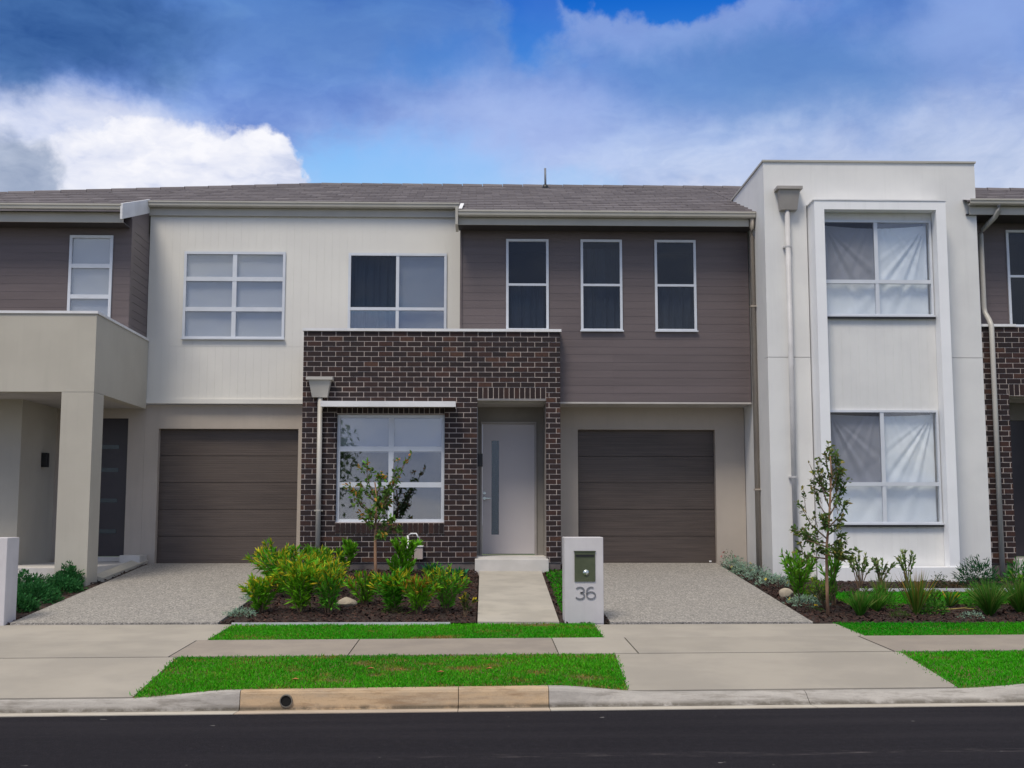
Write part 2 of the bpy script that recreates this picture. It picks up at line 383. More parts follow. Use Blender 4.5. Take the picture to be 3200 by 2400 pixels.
def mat_glass(name, tint, refl, rough=.015):
    m = bpy.data.materials.new(name); m.use_nodes = True
    t = NT(m.node_tree); t.n.clear()
    o = t.new('ShaderNodeOutputMaterial'); tr = t.new('ShaderNodeBsdfTransparent'); gl = t.new('ShaderNodeBsdfGlossy'); mx = t.new('ShaderNodeMixShader')
    lw_ = t.new('ShaderNodeLayerWeight'); lw_.inputs[0].default_value = .5
    tr.inputs[0].default_value = (*tint, 1); gl.inputs['Roughness'].default_value = rough; gl.inputs[0].default_value = (.95, .97, 1, 1)
    t.put(mx.inputs[0], t.math('ADD', t.math('MULTIPLY', t.math('POWER', lw_.outputs['Facing'], 5.0), .9), refl + .04, clamp=True))
    t.l.new(tr.outputs[0], mx.inputs[1]); t.l.new(gl.outputs[0], mx.inputs[2]); t.l.new(mx.outputs[0], o.inputs[0])
    return m
M_GLASS = mat_glass('window_glass', (.97, .98, .985), .05)
M_GLASSD = mat_glass('grey_window_glass', (.66, .70, .75), -.012)
M_SCREEN = mat_glass('insect_screen', (.76, .76, .78), -.01)
M_GLASSR = mat_glass('reflective_window_glass', (.93, .94, .95), .085)
M_STRIP = mat('dark_teal_glass', (.030, .050, .058), None, 4, .25)
M_GLASSF = mat_glass('frosted_door_glass', (.45, .58, .64), .08, .35)

# ------------------------------------------------------------------ object helpers
WM = {}
def link(o, parent=None, world=None):
    COL.objects.link(o)
    WM[o.name] = world or Matrix.Identity(4)
    if parent is not None:
        o.parent = parent
        o.matrix_parent_inverse = WM[parent.name].inverted()
    return o
def tag(o, label=None, cat=None, group=None, kind=None):
    if label: o['label'] = label
    if cat: o['category'] = cat
    if group: o['group'] = group
    if kind: o['kind'] = kind
    return o
def thing(name, loc, label, cat, group=None):
    o = bpy.data.objects.new(name, None); o.location = loc; o.empty_display_size = .3
    link(o, None, Matrix.Translation(loc))
    return tag(o, label, cat, group)
def raw(name, verts, faces, m, parent=None, smooth=False, colors=None):
    me = bpy.data.meshes.new(name)
    me.from_pydata([tuple(v) for v in verts], [], [tuple(f) for f in faces])
    if smooth:
        for p in me.polygons: p.use_smooth = True
    if colors is not None:
        a = me.color_attributes.new('Col', 'FLOAT_COLOR', 'POINT')
        a.data.foreach_set('color', np.asarray(colors, dtype=np.float32).ravel())
    me.materials.append(m)
    o = bpy.data.objects.new(name, me)
    return link(o, parent)
UNIT = {}
BOXV = [(-.5, -.5, -.5), (.5, -.5, -.5), (.5, .5, -.5), (-.5, .5, -.5), (-.5, -.5, .5), (.5, -.5, .5), (.5, .5, .5), (-.5, .5, .5)]
BOXF = [(3, 2, 1, 0), (4, 5, 6, 7), (0, 1, 5, 4), (1, 2, 6, 5), (2, 3, 7, 6), (3, 0, 4, 7)]
def piece(name, x0, x1, y0, y1, z0, z1, m, parent=None, rot=None):
    """a box that shares one mesh with all others of its material"""
    key = m.name
    if key not in UNIT:
        me = bpy.data.meshes.new('piece_' + key); me.from_pydata(BOXV, [], BOXF); me.materials.append(m); UNIT[key] = me
    o = bpy.data.objects.new(name, UNIT[key])
    loc = Vector(((x0 + x1) / 2, (y0 + y1) / 2, (z0 + z1) / 2)); sc = Vector((x1 - x0, y1 - y0, z1 - z0))
    o.location = loc; o.scale = sc
    if rot: o.rotation_euler = rot
    wm = Matrix.Translation(loc) @ (rot and __import__('mathutils').Euler(rot).to_matrix().to_4x4() or Matrix.Identity(4)) @ Matrix.Diagonal((*sc, 1))
    return link(o, parent, wm)
class MB:
    def __init__(s): s.v = []; s.f = []
    def box(s, x0, x1, y0, y1, z0, z1):
        b = len(s.v)
        s.v += [(x0 + (a + .5) * (x1 - x0), y0 + (c + .5) * (y1 - y0), z0 + (d + .5) * (z1 - z0)) for a, c, d in BOXV]
        s.f += [tuple(i + b for i in f) for f in BOXF]; return s
    def add(s, v, f):
        b = len(s.v); s.v += [tuple(p) for p in v]; s.f += [tuple(i + b for i in q) for q in f]; return s
    def tube(s, pts, r, n=8, r1=None, cap=True):
        pts = [Vector(p) for p in pts]; b = len(s.v); k = len(pts)
        for i, p in enumerate(pts):
            d = (pts[min(i + 1, k - 1)] - pts[max(i - 1, 0)]).normalized()
            u = d.orthogonal().normalized() if abs(d.z) < .98 else Vector((1, 0, 0))
            if abs(d.z) < .98: u = Vector((0, 0, 1)).cross(d).normalized()
            w = d.cross(u).normalized()
            rr = r if r1 is None else r + (r1 - r) * i / (k - 1)
            for j in range(n):
                a = 2 * math.pi * j / n
                s.v.append(tuple(p + u * (rr * math.cos(a)) + w * (rr * math.sin(a))))
        for i in range(k - 1):
            for j in range(n):
                j2 = (j + 1) % n
                s.f.append((b + i * n + j, b + i * n + j2, b + (i + 1) * n + j2, b + (i + 1) * n + j))
        if cap:
            s.f.append(tuple(b + j for j in reversed(range(n)))); s.f.append(tuple(b + (k - 1) * n + j for j in range(n)))
        return s
    def prismx(s, prof, x0, x1):
        """extrude a (y, z) profile along x"""
        b = len(s.v); n = len(prof)
        s.v += [(x0, y, z) for y, z in prof] + [(x1, y, z) for y, z in prof]
        for j in range(n):
            j2 = (j + 1) % n; s.f.append((b + j, b + j2, b + n + j2, b + n + j))
        s.f.append(tuple(b + j for j in reversed(range(n)))); s.f.append(tuple(b + n + j for j in range(n))); return s
    def build(s, name, m, parent=None, smooth=False, bevel=0):
        o = raw(name, s.v, s.f, m, parent, smooth)
        if bevel:
            md = o.modifiers.new('bevel', 'BEVEL'); md.width = bevel; md.segments = 2; md.limit_method = 'ANGLE'
        return o
def rects(x0, x1, z0, z1, holes):
    """split a rectangle around rectangular holes"""
    out_ = [(x0, x1, z0, z1)]
    for hx0, hx1, hz0, hz1 in holes:
        nxt = []
        for a, b, c, d in out_:
            if hx1 <= a or hx0 >= b or hz1 <= c or hz0 >= d: nxt.append((a, b, c, d)); continue
            if hx0 > a: nxt.append((a, hx0, c, d))
            if hx1 < b: nxt.append((hx1, b, c, d))
            m0, m1 = max(a, hx0), min(b, hx1)
            if hz0 > c: nxt.append((m0, m1, c, hz0))
            if hz1 < d: nxt.append((m0, m1, hz1, d))
        out_ = nxt
    return [r for r in out_ if r[1] - r[0] > .004 and r[3] - r[2] > .004]
def wall(name, x0, x1, z0, z1, Y, th, holes, m, parent):
    b = MB()
    for a, c, d, e in rects(x0, x1, z0, z1, holes): b.box(a, c, Y, Y + th, d, e)
    return b.build(name, m, parent)
def boards(parent, x0, x1, z0, z1, Y, th, holes, m, pitch=.1335, gap=.005, vertical=False, brk=()):
    n = int(round(((x1 - x0) if vertical else (z1 - z0)) / pitch)); st = ((x1 - x0) if vertical else (z1 - z0)) / n
    for i in range(n):
        if vertical: segs = rects(x0 + i * st + gap / 2, x0 + (i + 1) * st - gap / 2, z0, z1, holes)
        else:
            segs = []
            xs = [x0] + [b for b in brk if x0 < b < x1] + [x1]
            for a, b in zip(xs, xs[1:]): segs += rects(a + .002, b - .002, z0 + i * st + gap / 2, z0 + (i + 1) * st - gap / 2, holes)
        for a, c, d, e in segs: piece('board', a, c, Y, Y + th, d, e, m, parent)

# ------------------------------------------------------------------ window builder
def window(parent, x0, x1, z0, z1, Y, xs, zs, fw=.045, fd=.07, glass=None, mull=.05, room=1.6, glasses=None, m=None, name='window', sill=True, zx=None):
    """frame in front, panes set into it; xs / zs are mullion and transom centres"""
    m = m or M_FRAME; b = MB()
    b.box(x0, x0 + fw, Y, Y + fd, z0, z1).box(x1 - fw, x1, Y, Y + fd, z0, z1)
    b.box(x0 + fw, x1 - fw, Y, Y + fd, z1 - fw, z1).box(x0 + fw, x1 - fw, Y, Y + fd, z0, z0 + fw)
    zb = [z0 + fw] + [v for z in zs for v in (z - mull / 2, z + mull / 2)] + [z1 - fw]
    xb = [x0 + fw] + [v for x in xs for v in (x - mull / 2, x + mull / 2)] + [x1 - fw]
    for z in zs: b.box(x0 + fw, x1 - fw, Y + .004, Y + fd - .004, z - mull / 2, z + mull / 2)
    for x in xs:
        for k in range(0, len(zb), 2): b.box(x - mull / 2, x + mull / 2, Y + .008, Y + fd - .008, zb[k], zb[k + 1])
    if sill: b.box(x0 - .015, x1 + .015, Y - .03, Y - .001, z0 - .012, z0 + .012)
    w = b.build(name, m, parent)
    i = 0
    for k in range(0, len(zb), 2):
        for j in range(0, len(xb), 2):
            g = (glasses or {}).get(i, glass or M_GLASS); i += 1
            piece('pane', xb[j], xb[j + 1], Y + .030, Y + .036, zb[k], zb[k + 1], g, w)
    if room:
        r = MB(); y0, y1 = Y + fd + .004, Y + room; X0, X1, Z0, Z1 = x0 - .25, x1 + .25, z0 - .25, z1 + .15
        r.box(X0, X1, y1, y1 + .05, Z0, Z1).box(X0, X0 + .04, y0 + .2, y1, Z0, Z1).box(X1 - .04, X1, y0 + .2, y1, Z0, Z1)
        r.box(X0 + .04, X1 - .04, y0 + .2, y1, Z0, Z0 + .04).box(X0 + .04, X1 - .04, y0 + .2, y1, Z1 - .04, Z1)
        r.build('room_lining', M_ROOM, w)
    return w
def cloth(name, x0, x1, z0, z1, Y, m, parent, folds=9, amp=.02, fan=None, nx=60, nz=16, droop=0.0, seed=0, sag=0.0):
    rg = np.random.default_rng(seed); ph = rg.uniform(0, 6.28, 6); v = []; f = []
    for k in range(nz + 1):
        t = k / nz
        for i in range(nx + 1):
            s = i / nx; u = s
            top = z1 - droop * (math.sin(math.pi * s) if droop > 0 else 0)
            z = z0 + (top - z0) * t
            if fan:     # folds spread from the two top corners
                y = 0
                for (cx, cz, wgt, nf) in fan:
                    dx, dz = (s - cx) * (x1 - x0), (cz - t) * (z1 - z0)
                    ang = math.atan2(dx, dz + .02); rad = math.hypot(dx, dz)
                    env = math.exp(-((abs(ang) - .45) / .42) ** 2) * min(1, rad / .25) * math.exp(-rad / 1.5)
                    y += wgt * amp * env * (math.sin(ang * nf + ph[0]) + .5 * math.sin(ang * nf * 1.7 + ph[1]))
                y += amp * .25 * math.sin(3.1 * s + 2.2 * t + ph[2])
            else:
                y = amp * (math.sin(6.28 * folds * u + ph[0] + .6 * math.sin(5 * t + ph[1])) + .5 * math.sin(6.28 * folds * 1.63 * u + ph[2]))
            v.append((x0 + (x1 - x0) * s, Y + y, z))
    for k in range(nz):
        for i in range(nx):
            a = k * (nx + 1) + i; f.append((a, a + 1, a + nx + 2, a + nx + 1))
    return raw(name, v, f, m, parent, True)
def garage_door(parent, x0, x1, z0, z1, Y):
    g = MB().box(x0 - .04, x1 + .04, Y + .05, Y + .07, z0 - .02, z1 + .05).build('garage_door', M_BLACK, parent)
    n = 5; st = (z1 - z0) / n
    for i in range(n): piece('panel', x0 - .02, x1 + .02, Y, Y + .045, z0 + i * st + .004, z0 + (i + 1) * st - .004, M_GDOOR, g)
    return g
def gutter(parent, x0, x1, Y, z0, z1, m=None):
    """quad gutter with rolled lip; Y is the back face"""
    m = m or M_GUTTER; h = z1 - z0
    prof = [(Y, z0 + .006), (Y - .085, z0), (Y - .112, z0 + .02), (Y - .118, z0 + h * .66), (Y - .130, z0 + h * .74), (Y - .130, z1), (Y - .114, z1), (Y - .106, z0 + h * .70), (Y - .098, z0 + .03), (Y - .01, z0 + .02), (Y - .01, z1 - .01), (Y, z1 - .01)]
    return MB().prismx(prof, x0, x1).build('gutter', m, parent)

# ------------------------------------------------------------------ ground profile
K = .042                                                    # the street runs slightly askew to the houses
def kd(x): return min(.44, max(.33, .33 + .11 * (x + 2.95) / 4.25))
def kt(x):
    s = lambda u: (lambda q: q * q * (3 - 2 * q))(max(0, min(1, u)))
    if x < -2.02: return s((x + 3.05) / 1.03) if x > -12 else 1
    if x <= .61: return 1
    if x < 3.6: return 1 - s((x - .61) / .95)
    return s((x - 4.25) / 1.25)
GY, GZ_ = [12.35, 13.55, 14.85, 21.1, 24.0], [.245, .288, .335, .83, .84]
def gz(x, y):
    yl = y - K * x
    if yl >= 12.35: return float(np.interp(yl, GY, GZ_))
    zk = .094 + .056 * kt(x); k0 = 10.36 + kd(x); u = max(0.0, min(1.0, (yl - k0) / (12.35 - k0)))
    return zk + (.245 - zk) * u
KX = np.linspace(-14, 14, 561); KV = np.array([kt(x) for x in KX])
def gzv(x, y):
    yl = y - K * x; zk = .094 + .056 * np.interp(x, KX, KV)
    k0 = 10.36 + np.clip(.33 + .11 * (x + 2.95) / 4.25, .33, .44); u = np.clip((yl - k0) / (12.35 - k0), 0, 1)
    return np.where(yl >= 12.35, np.interp(yl, GY, GZ_), zk + (.245 - zk) * u)
def sheet(name, quad, m, dz=0.0, nx=24, ny=24, kind='structure', th=0.0, parent=None, noise=0.0, zf=None):
    """ground patch from 4 corners (fl, fr, br, bl) that follows the slope"""
    fl, fr, br, bl = [np.array(q, float) for q in quad]; v = []; f = []
    for j in range(ny + 1):
        for i in range(nx + 1):
            s, t = i / nx, j / ny
            p = (fl * (1 - s) + fr * s) * (1 - t) + (bl * (1 - s) + br * s) * t
            z = (zf(p[0], p[1]) if zf else gz(p[0], p[1])) + dz
            if noise: z += noise * (math.sin(p[0] * 5.1 + p[1] * 2.3) * math.sin(p[1] * 4.3 - p[0]) + random.uniform(-.5, .5))
            v.append((p[0], p[1], z))
    for j in range(ny):
        for i in range(nx):
            a = j * (nx + 1) + i; f.append((a, a + 1, a + nx + 2, a + nx + 1))
    if th:                                                  # skirt
        ring = [i for i in range(nx + 1)] + [j * (nx + 1) + nx for j in range(1, ny + 1)] + [ny * (nx + 1) + i for i in range(nx - 1, -1, -1)] + [j * (nx + 1) for j in range(ny - 1, 0, -1)]
        b = len(v); v += [(v[i][0], v[i][1], v[i][2] - th) for i in ring]; n = len(ring)
        for k in range(n): f.append((ring[k], b + k, b + (k + 1) % n, ring[(k + 1) % n]))
    o = raw(name, v, f, m, parent)
    if parent is None: tag(o, kind=kind)
    return o

raw('ground', [(-400, -400, -.08), (400, -400, -.08), (400, 400, -.08), (-400, 400, -.08)], [(0, 1, 2, 3)], M_TERR); tag(bpy.data.objects['ground'], kind='structure')
LIP = 10.36
raw('road', [(-80, 1.2 - 80 * K, 0), (80, 1.2 + 80 * K, 0), (80, LIP + .02 + 80 * K, 0), (-80, LIP + .02 - 80 * K, 0)], [(0, 1, 2, 3)], M_ASPH); tag(bpy.data.objects['road'], kind='structure')
sheet('yard_soil', [(-16, 10.85 - 16 * K), (16, 10.85 + 16 * K), (16, 24), (-16, 24)], M_SOIL, -.05, 40, 40)

# kerb and gutter, cast in lengths
kerb = tag(bpy.data.objects.new('kerb', None), kind='structure'); link(kerb)
def kprof(t):
    """t = 1 barrier kerb, t = 0 lay-back"""
    A = [(.216, -.12), (.216, -.002), (.235, -.001), (.245, .004), (.275, .128), (.292, .148), (.32, .156), (.44, .156), (.44, -.12)]
    L = [(.216, -.12), (.216, -.002), (.235, -.001), (.25, .006), (.34, .060), (.36, .072), (.385, .082), (.44, .092), (.44, -.12)]
    return [(a[0] * t + l[0] * (1 - t), a[1] * t + l[1] * (1 - t)) for a, l in zip(A, L)]
def kseg(x0, x1, m, n):
    v = []; f = []; g = .003
    xs = np.linspace(x0 + g, x1 - g, n + 1)
    for x in xs:
        pr = kprof(kt(x)); k = len(pr)
        for y, z in pr: v.append((x, LIP + K * x + y + (kd(x) - .44) * max(0, (y - .25) / .19), z))
    for i in range(n):
        for j in range(k):
            j2 = (j + 1) % k; f.append((i * k + j, (i + 1) * k + j, (i + 1) * k + j2, i * k + j2))
    f.append(tuple(range(k))); f.append(tuple(n * k + j for j in reversed(range(k))))
    raw('kerb_segment', v, f, m, kerb)
    y0, y1 = LIP + K * (x0 + g), LIP + K * (x1 - g)
    MB().add([(x0 + g, y0, -.1), (x1 - g, y1, -.1), (x1 - g, y1 + .214, -.1), (x0 + g, y0 + .214, -.1), (x0 + g, y0, .007), (x1 - g, y1, .007), (x1 - g, y1 + .214, -.003), (x0 + g, y0 + .214, -.003)], BOXF).build('gutter_pan', M_PANT if m is M_KERBT else M_PAN, kerb)
for a, b, m, n in [(-12, -5.6, M_KERBG, 10), (-5.6, -2.02, M_KERBG, 30), (-2.02, -.17, M_KERBT, 4), (-.17, .61, M_KERBT, 3), (.61, 2.9, M_KERBG, 24), (2.9, 5.6, M_KERBG, 24), (5.6, 12, M_KERBG, 8)]: kseg(a, b, m, n)
dp = thing('drain_pipe', (-1.63, LIP + .2, .07), 'round black stormwater pipe outlet in the tan kerb face', 'drain pipe')
dpy = LIP + K * -1.63
ring = MB().tube([(-1.63, dpy + .30, .072), (-1.63, dpy + .232, .070)], .054, 20, cap=False)
ring.tube([(-1.63, dpy + .30, .072), (-1.63, dpy + .232, .070)], .046, 20, cap=False)
ring.f += [(20 + j, 20 + (j + 1) % 20, 60 + (j + 1) % 20, 60 + j) for j in range(20)]
ring.build('pipe_wall', M_PIPEH, dp)
MB().tube([(-1.63, dpy + .240, .071), (-1.63, dpy + .27, .071)], .0465, 20).build('bore_shade_disc', M_BORESHADE, dp)  # black disc painted in for the shade inside the pipe, no real hole

# footpath slabs and driveway crossings
fp = tag(bpy.data.objects.new('footpath', None), kind='structure'); link(fp)
def y_(c, x): return c + K * x
for a, b in [(-3.05, -1.30), (-1.30, .81), (.81, 1.62), (4.28, 6.4), (6.4, 8.6), (8.6, 12)]:
    fa, fb = (a, b)
    sheet('slab', [(fa + .006, y_(12.35, a)), (fb - .006, y_(12.35, b)), (fb - .006, y_(13.55, b)), (fa + .006, y_(13.55, a))], M_CONCF if b < .9 or a > 4 else M_CONCD, .012, 6, 3, th=.1, parent=fp)
def crossing(xlk, xl, xrk, xr, xl2, xr2, xlb, xrb):
    st = tag(bpy.data.objects.new('driveway_crossing', None), kind='structure'); link(st)
    zc = lambda x, y: float(np.interp(y - K * x, [10.36 + kd(x), 12.35, 13.55, 14.9], [.096, .247, .29, .338]))
    sheet('slab', [(xlk, y_(10.37 + kd(xlk), xlk)), (xrk, y_(10.37 + kd(xrk), xrk)), (xr, y_(12.338, xr)), (xl, y_(12.338, xl))], M_CONCD, .006, 14, 8, th=.1, parent=st, zf=zc)
    sheet('slab', [(xl2, y_(12.352, xl2)), (xr2, y_(12.352, xr2)), (xr2, y_(13.538, xr2)), (xl2, y_(13.538, xl2))], M_CONCD, .010, 14, 4, th=.1, parent=st, zf=zc)
    sheet('slab', [(xlb, y_(13.552, xlb)), (xrb, y_(13.552, xrb)), (xrb, y_(14.88, 0) - .02), (xlb, y_(14.82, 0) - .02)], M_CONCD, .008, 10, 4, th=.1, parent=st, zf=zc)
    return st
crossing(-9, -8.6, -2.935, -2.97, -13, -3.06, -13, -2.95)
crossing(1.325, 1.385, 4.31, 4.33, 1.63, 4.26, 1.40, 4.36)
sheet('driveway', [(-5.60, 14.84), (-3.14, 14.89), (-3.05, 21.24), (-5.62, 21.24)], M_AGG, .02, 12, 24, th=.12)
sheet('driveway', [(1.61, 14.93), (4.11, 14.96), (4.16, 21.24), (1.60, 21.24)], M_AGG, .02, 12, 24, th=.12)
gp = tag(bpy.data.objects.new('garden_path', None), kind='structure'); link(gp)
sheet('slab', [(-.01, 14.93), (.985, 14.93), (1.03, 19.96), (.015, 19.96)], M_CONC, .025, 6, 16, th=.1, parent=gp)

# ------------------------------------------------------------------ leaf / blade batches
def leaf_mesh(base, dirv_, length, width, cb, ct, bend=.25, side=None, seg=2):
    """N leaves: base (N,3), dir (N,3), length (N,), width (N,), colours (N,3)"""
    N = len(base); d = dirv_ / np.linalg.norm(dirv_, axis=1, keepdims=True)
    if side is None:
        rv_ = RNG.normal(size=(N, 3)); side = np.cross(d, rv_)
    side = side / (np.linalg.norm(side, axis=1, keepdims=True) + 1e-9)
    L = length[:, None]; Wd = width[:, None]
    down = np.zeros((N, 3)); down[:, 2] = -1
    m1 = base + d * L * .5 + down * L * bend * .12
    tip = base + d * L + down * L * bend * .55
    up = np.cross(side, d)
    v = np.stack([base - side * Wd * .16, base + side * Wd * .16, m1 + side * Wd * .5 + up * Wd * .10, m1 - side * Wd * .5 + up * Wd * .10, tip], 1)
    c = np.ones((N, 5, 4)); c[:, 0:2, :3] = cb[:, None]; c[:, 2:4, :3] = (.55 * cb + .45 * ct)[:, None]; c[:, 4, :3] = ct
    i = np.arange(N)[:, None] * 5
    quads = i + np.array([[0, 1, 2, 3]]); tris = i + np.array([[3, 2, 4]])
    return v.reshape(-1, 3), quads, tris, c.reshape(-1, 4)
def build_leaves(name, parts, m, parent=None):
    vs = []; qs = []; ts = []; cs = []; off = 0
    for v, q, t, c in parts:
        vs.append(v); qs.append(q + off); ts.append(t + off); cs.append(c); off += len(v)
    v = np.concatenate(vs); q = np.concatenate(qs); t = np.concatenate(ts); c = np.concatenate(cs)
    me = bpy.data.meshes.new(name); me.vertices.add(len(v)); me.vertices.foreach_set('co', v.astype(np.float32).ravel())
    nl = q.size + t.size; me.loops.add(nl); me.loops.foreach_set('vertex_index', np.concatenate([q.ravel(), t.ravel()]).astype(np.int32))
    npol = len(q) + len(t); me.polygons.add(npol)
    st = np.concatenate([np.arange(len(q)) * 4, q.size + np.arange(len(t)) * 3]).astype(np.int32)
    me.polygons.foreach_set('loop_start', st)
    me.update(calc_edges=True); me.validate()
    a = me.color_attributes.new('Col', 'FLOAT_COLOR', 'POINT'); a.data.foreach_set('color', c.astype(np.float32).ravel())
    me.materials.append(m)
    o = bpy.data.objects.new(name, me); return link(o, parent)
def vcol(n, base, var=.25, hue=.08):
    k = 1 + RNG.uniform(-var, var, (n, 1)); h = 1 + RNG.uniform(-hue, hue, (n, 3))
    return np.clip(np.array(base)[None] * k * h, 0, 1)
def smooth_noise(x, y, s, seed):
    r = np.random.default_rng(seed); o = np.zeros_like(x)
    for k in range(7):
        a = r.uniform(0, 6.28); fr = s * r.uniform(.5, 1.9)
        o += np.sin((x * math.cos(a) + y * math.sin(a)) * fr + r.uniform(0, 6.28))
    return o / 4.0
def grass(name, quad, dens, h, label, dz=.0, seed=1, dry=.25, worn=()):
    fl, fr, br, bl = [np.array(q, float) for q in quad]
    area = .5 * abs(np.cross(br - fl, bl - fr)); N = int(area * dens)
    s, t = RNG.random((2, N)) * 1.0
    s = s + RNG.normal(0, .0045, N); t = t + RNG.normal(0, .013, N)
    p = ((fl[None] * (1 - s)[:, None] + fr[None] * s[:, None]) * (1 - t)[:, None] + (bl[None] * (1 - s)[:, None] + br[None] * s[:, None]) * t[:, None])
    n1 = smooth_noise(p[:, 0] * .8, p[:, 1] * 1.6, 4.0, seed); n2 = smooth_noise(p[:, 0], p[:, 1] * 1.8, 11.0, seed + 1); n3 = smooth_noise(p[:, 0], p[:, 1], 2.0, seed + 2)
    dr = np.clip((n1 * .6 + n2 * .6 + RNG.normal(0, .35, N) - .75 + dry) * 1.9, 0, 1)
    for px, py, pr in worn:                                   # worn brown spots
        q2 = ((p[:, 0] - px) / pr) ** 2 + ((p[:, 1] - py) / (pr * .75)) ** 2
        dr = np.maximum(dr, np.clip(1.35 * np.exp(-q2) + .5 * n2 * np.exp(-q2 * .5) + RNG.normal(0, .2, N) - .25, 0, 1))
    keep = RNG.random(N) > dr * .55
    p, n1, n2, n3, dr = p[keep], n1[keep], n2[keep], n3[keep], dr[keep]; N = len(p)
    z = gzv(p[:, 0], p[:, 1]) + dz
    base = np.column_stack([p, z]); d = np.column_stack([RNG.normal(0, .38, N), RNG.normal(0, .38, N), np.ones(N)])
    L = h * RNG.uniform(.5, 1.25, N) * (1 + .25 * n2) * (1 - .35 * dr)
    green = vcol(N, (.017, .285, .003), .42, .14); lush = vcol(N, (.072, .43, .006), .34, .14); straw = vcol(N, (.33, .21, .05), .35, .15)
    w = np.clip(.5 + .45 * n3 + RNG.normal(0, .2, N), 0, 1)[:, None]
    c = green * (1 - w) + lush * w; c = c * (1 - dr[:, None]) + straw * dr[:, None]
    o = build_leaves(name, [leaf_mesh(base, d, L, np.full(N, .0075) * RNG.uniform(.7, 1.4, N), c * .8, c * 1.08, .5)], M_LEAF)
    return tag(o, label, 'grass', kind='stuff')
def mulch(name, quad, n, label, dz=.0, seed=0, holes=()):
    fl, fr, br, bl = [np.array(q, float) for q in quad]
    s, t = RNG.random((2, n))
    p = ((fl[None] * (1 - s)[:, None] + fr[None] * s[:, None]) * (1 - t)[:, None] + (bl[None] * (1 - s)[:, None] + br[None] * s[:, None]) * t[:, None])
    z = gzv(p[:, 0], p[:, 1]) + dz + RNG.uniform(0, .02, n)
    L = RNG.uniform(.015, .06, n); wd = L * RNG.uniform(.25, .6, n)
    a = RNG.uniform(0, 6.28, n); tl = RNG.normal(0, .4, n)
    d = np.column_stack([np.cos(a), np.sin(a), tl]); d /= np.linalg.norm(d, axis=1, keepdims=True)
    sd_ = np.column_stack([-np.sin(a), np.cos(a), RNG.normal(0, .4, n)]); sd_ /= np.linalg.norm(sd_, axis=1, keepdims=True)
    up = np.cross(d, sd_); b = np.column_stack([p, z])
    v = np.stack([b - d * L[:, None] / 2 - sd_ * wd[:, None] / 2, b + d * L[:, None] / 2 - sd_ * wd[:, None] / 2, b + d * L[:, None] / 2 + sd_ * wd[:, None] / 2, b - d * L[:, None] / 2 + sd_ * wd[:, None] / 2,
                  b + up * .008], 1).reshape(-1, 3)
    i = np.arange(n)[:, None] * 5
    f = np.concatenate([i + np.array([[0, 1, 4]]), i + np.array([[1, 2, 4]]), i + np.array([[2, 3, 4]]), i + np.array([[3, 0, 4]])])
    me = bpy.data.meshes.new(name); me.from_pydata(v.tolist(), [], f.tolist()); me.materials.append(M_MULCH)
    o = bpy.data.objects.new(name, me); link(o); return tag(o, label, 'mulch', kind='stuff')

# turf beds below the grass
TURF = [
    ('front', [(-2.93, y_(10.69, -2.93)), (1.32, y_(10.80, 1.32)), (1.38, y_(12.345, 1.38)), (-2.965, y_(12.345, -2.965))], 6200, .050, 'mown green verge grass with brown patches between kerb and footpath', .42),
    ('strip', [(-2.945, y_(13.555, -2.945)), (1.395, y_(13.555, 1.395)), (1.395, 14.93), (-2.945, 14.80)], 5200, .045, 'narrow green lawn strip between footpath and letterbox numbered 36', .25),
    ('rstrip', [(4.365, y_(13.555, 4.3)), (12.5, y_(13.56, 12.5)), (12.5, 15.05), (4.365, 14.94)], 4600, .045, 'narrow green lawn strip in front of the bed by the white tower', .08),
    ('rfront', [(4.315, y_(10.80, 4.315)), (12.5, y_(10.80, 12.5)), (12.5, y_(12.34, 12.5)), (4.335, y_(12.34, 4.335))], 5200, .045, 'green verge grass at right end beside the driveway crossing', .05),
    ('side', [(1.07, 15.7), (1.56, 15.7), (1.56, 20.2), (1.10, 20.2)], 4200, .05, 'thin patch of grass between the door path and driveway behind the letterbox', .0),
    ('lawn', [(5.0, 16.55), (12.5, 16.75), (12.5, 17.85), (5.0, 17.65)], 4200, .05, 'small bright lawn behind the shrubs below the white tower', .0),
]
WORN = {'front': [(-1.15, 11.85, .16), (-.78, 11.55, .22), (-.45, 11.85, .15), (-.15, 11.6, .18), (-1.3, 11.0, .14), (-.95, 11.25, .10), (.15, 11.75, .13), (-1.7, 11.5, .10), (.95, 11.2, .20), (.55, 11.35, .10)], 'strip': [(-.45, 13.65, .20), (.75, 14.75, .22), (-2.3, 13.6, .08), (-1.2, 14.2, .08)]}
for i, (nm, q, dn, h, lb, dry) in enumerate(TURF):
    sheet('turf', q, M_TURF, -.004, 20, 8)
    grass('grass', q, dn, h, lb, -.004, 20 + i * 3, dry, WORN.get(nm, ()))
MULCH = [
    ([(-3.12, 14.90), (-.03, 14.98), (-.01, 20.24), (-3.05, 20.24)], 9000, 'dark bark mulch in the bed below the brick wall'),
    ([(1.0, 14.95), (1.60, 14.97), (1.60, 21.1), (1.05, 21.1)], 1500, 'dark bark mulch strip around the letterbox numbered 36'),
    ([(4.13, 14.97), (12.5, 15.1), (12.5, 16.6), (4.15, 16.5)], 7000, 'dark bark mulch along the front of the right bed'),
    ([(4.17, 16.5), (5.0, 16.5), (5.0, 19.35), (4.20, 21.1)], 2500, 'dark bark mulch beside the right driveway edge'),
    ([(5.0, 17.7), (12.5, 17.8), (12.5, 19.45), (5.0, 19.35)], 4000, 'dark bark mulch against the foot of the white tower'),
    ([(-13, 14.6), (-5.63, 14.85), (-5.65, 21.1), (-13, 18.5)], 9000, 'dark bark mulch beside the left driveway'),
]
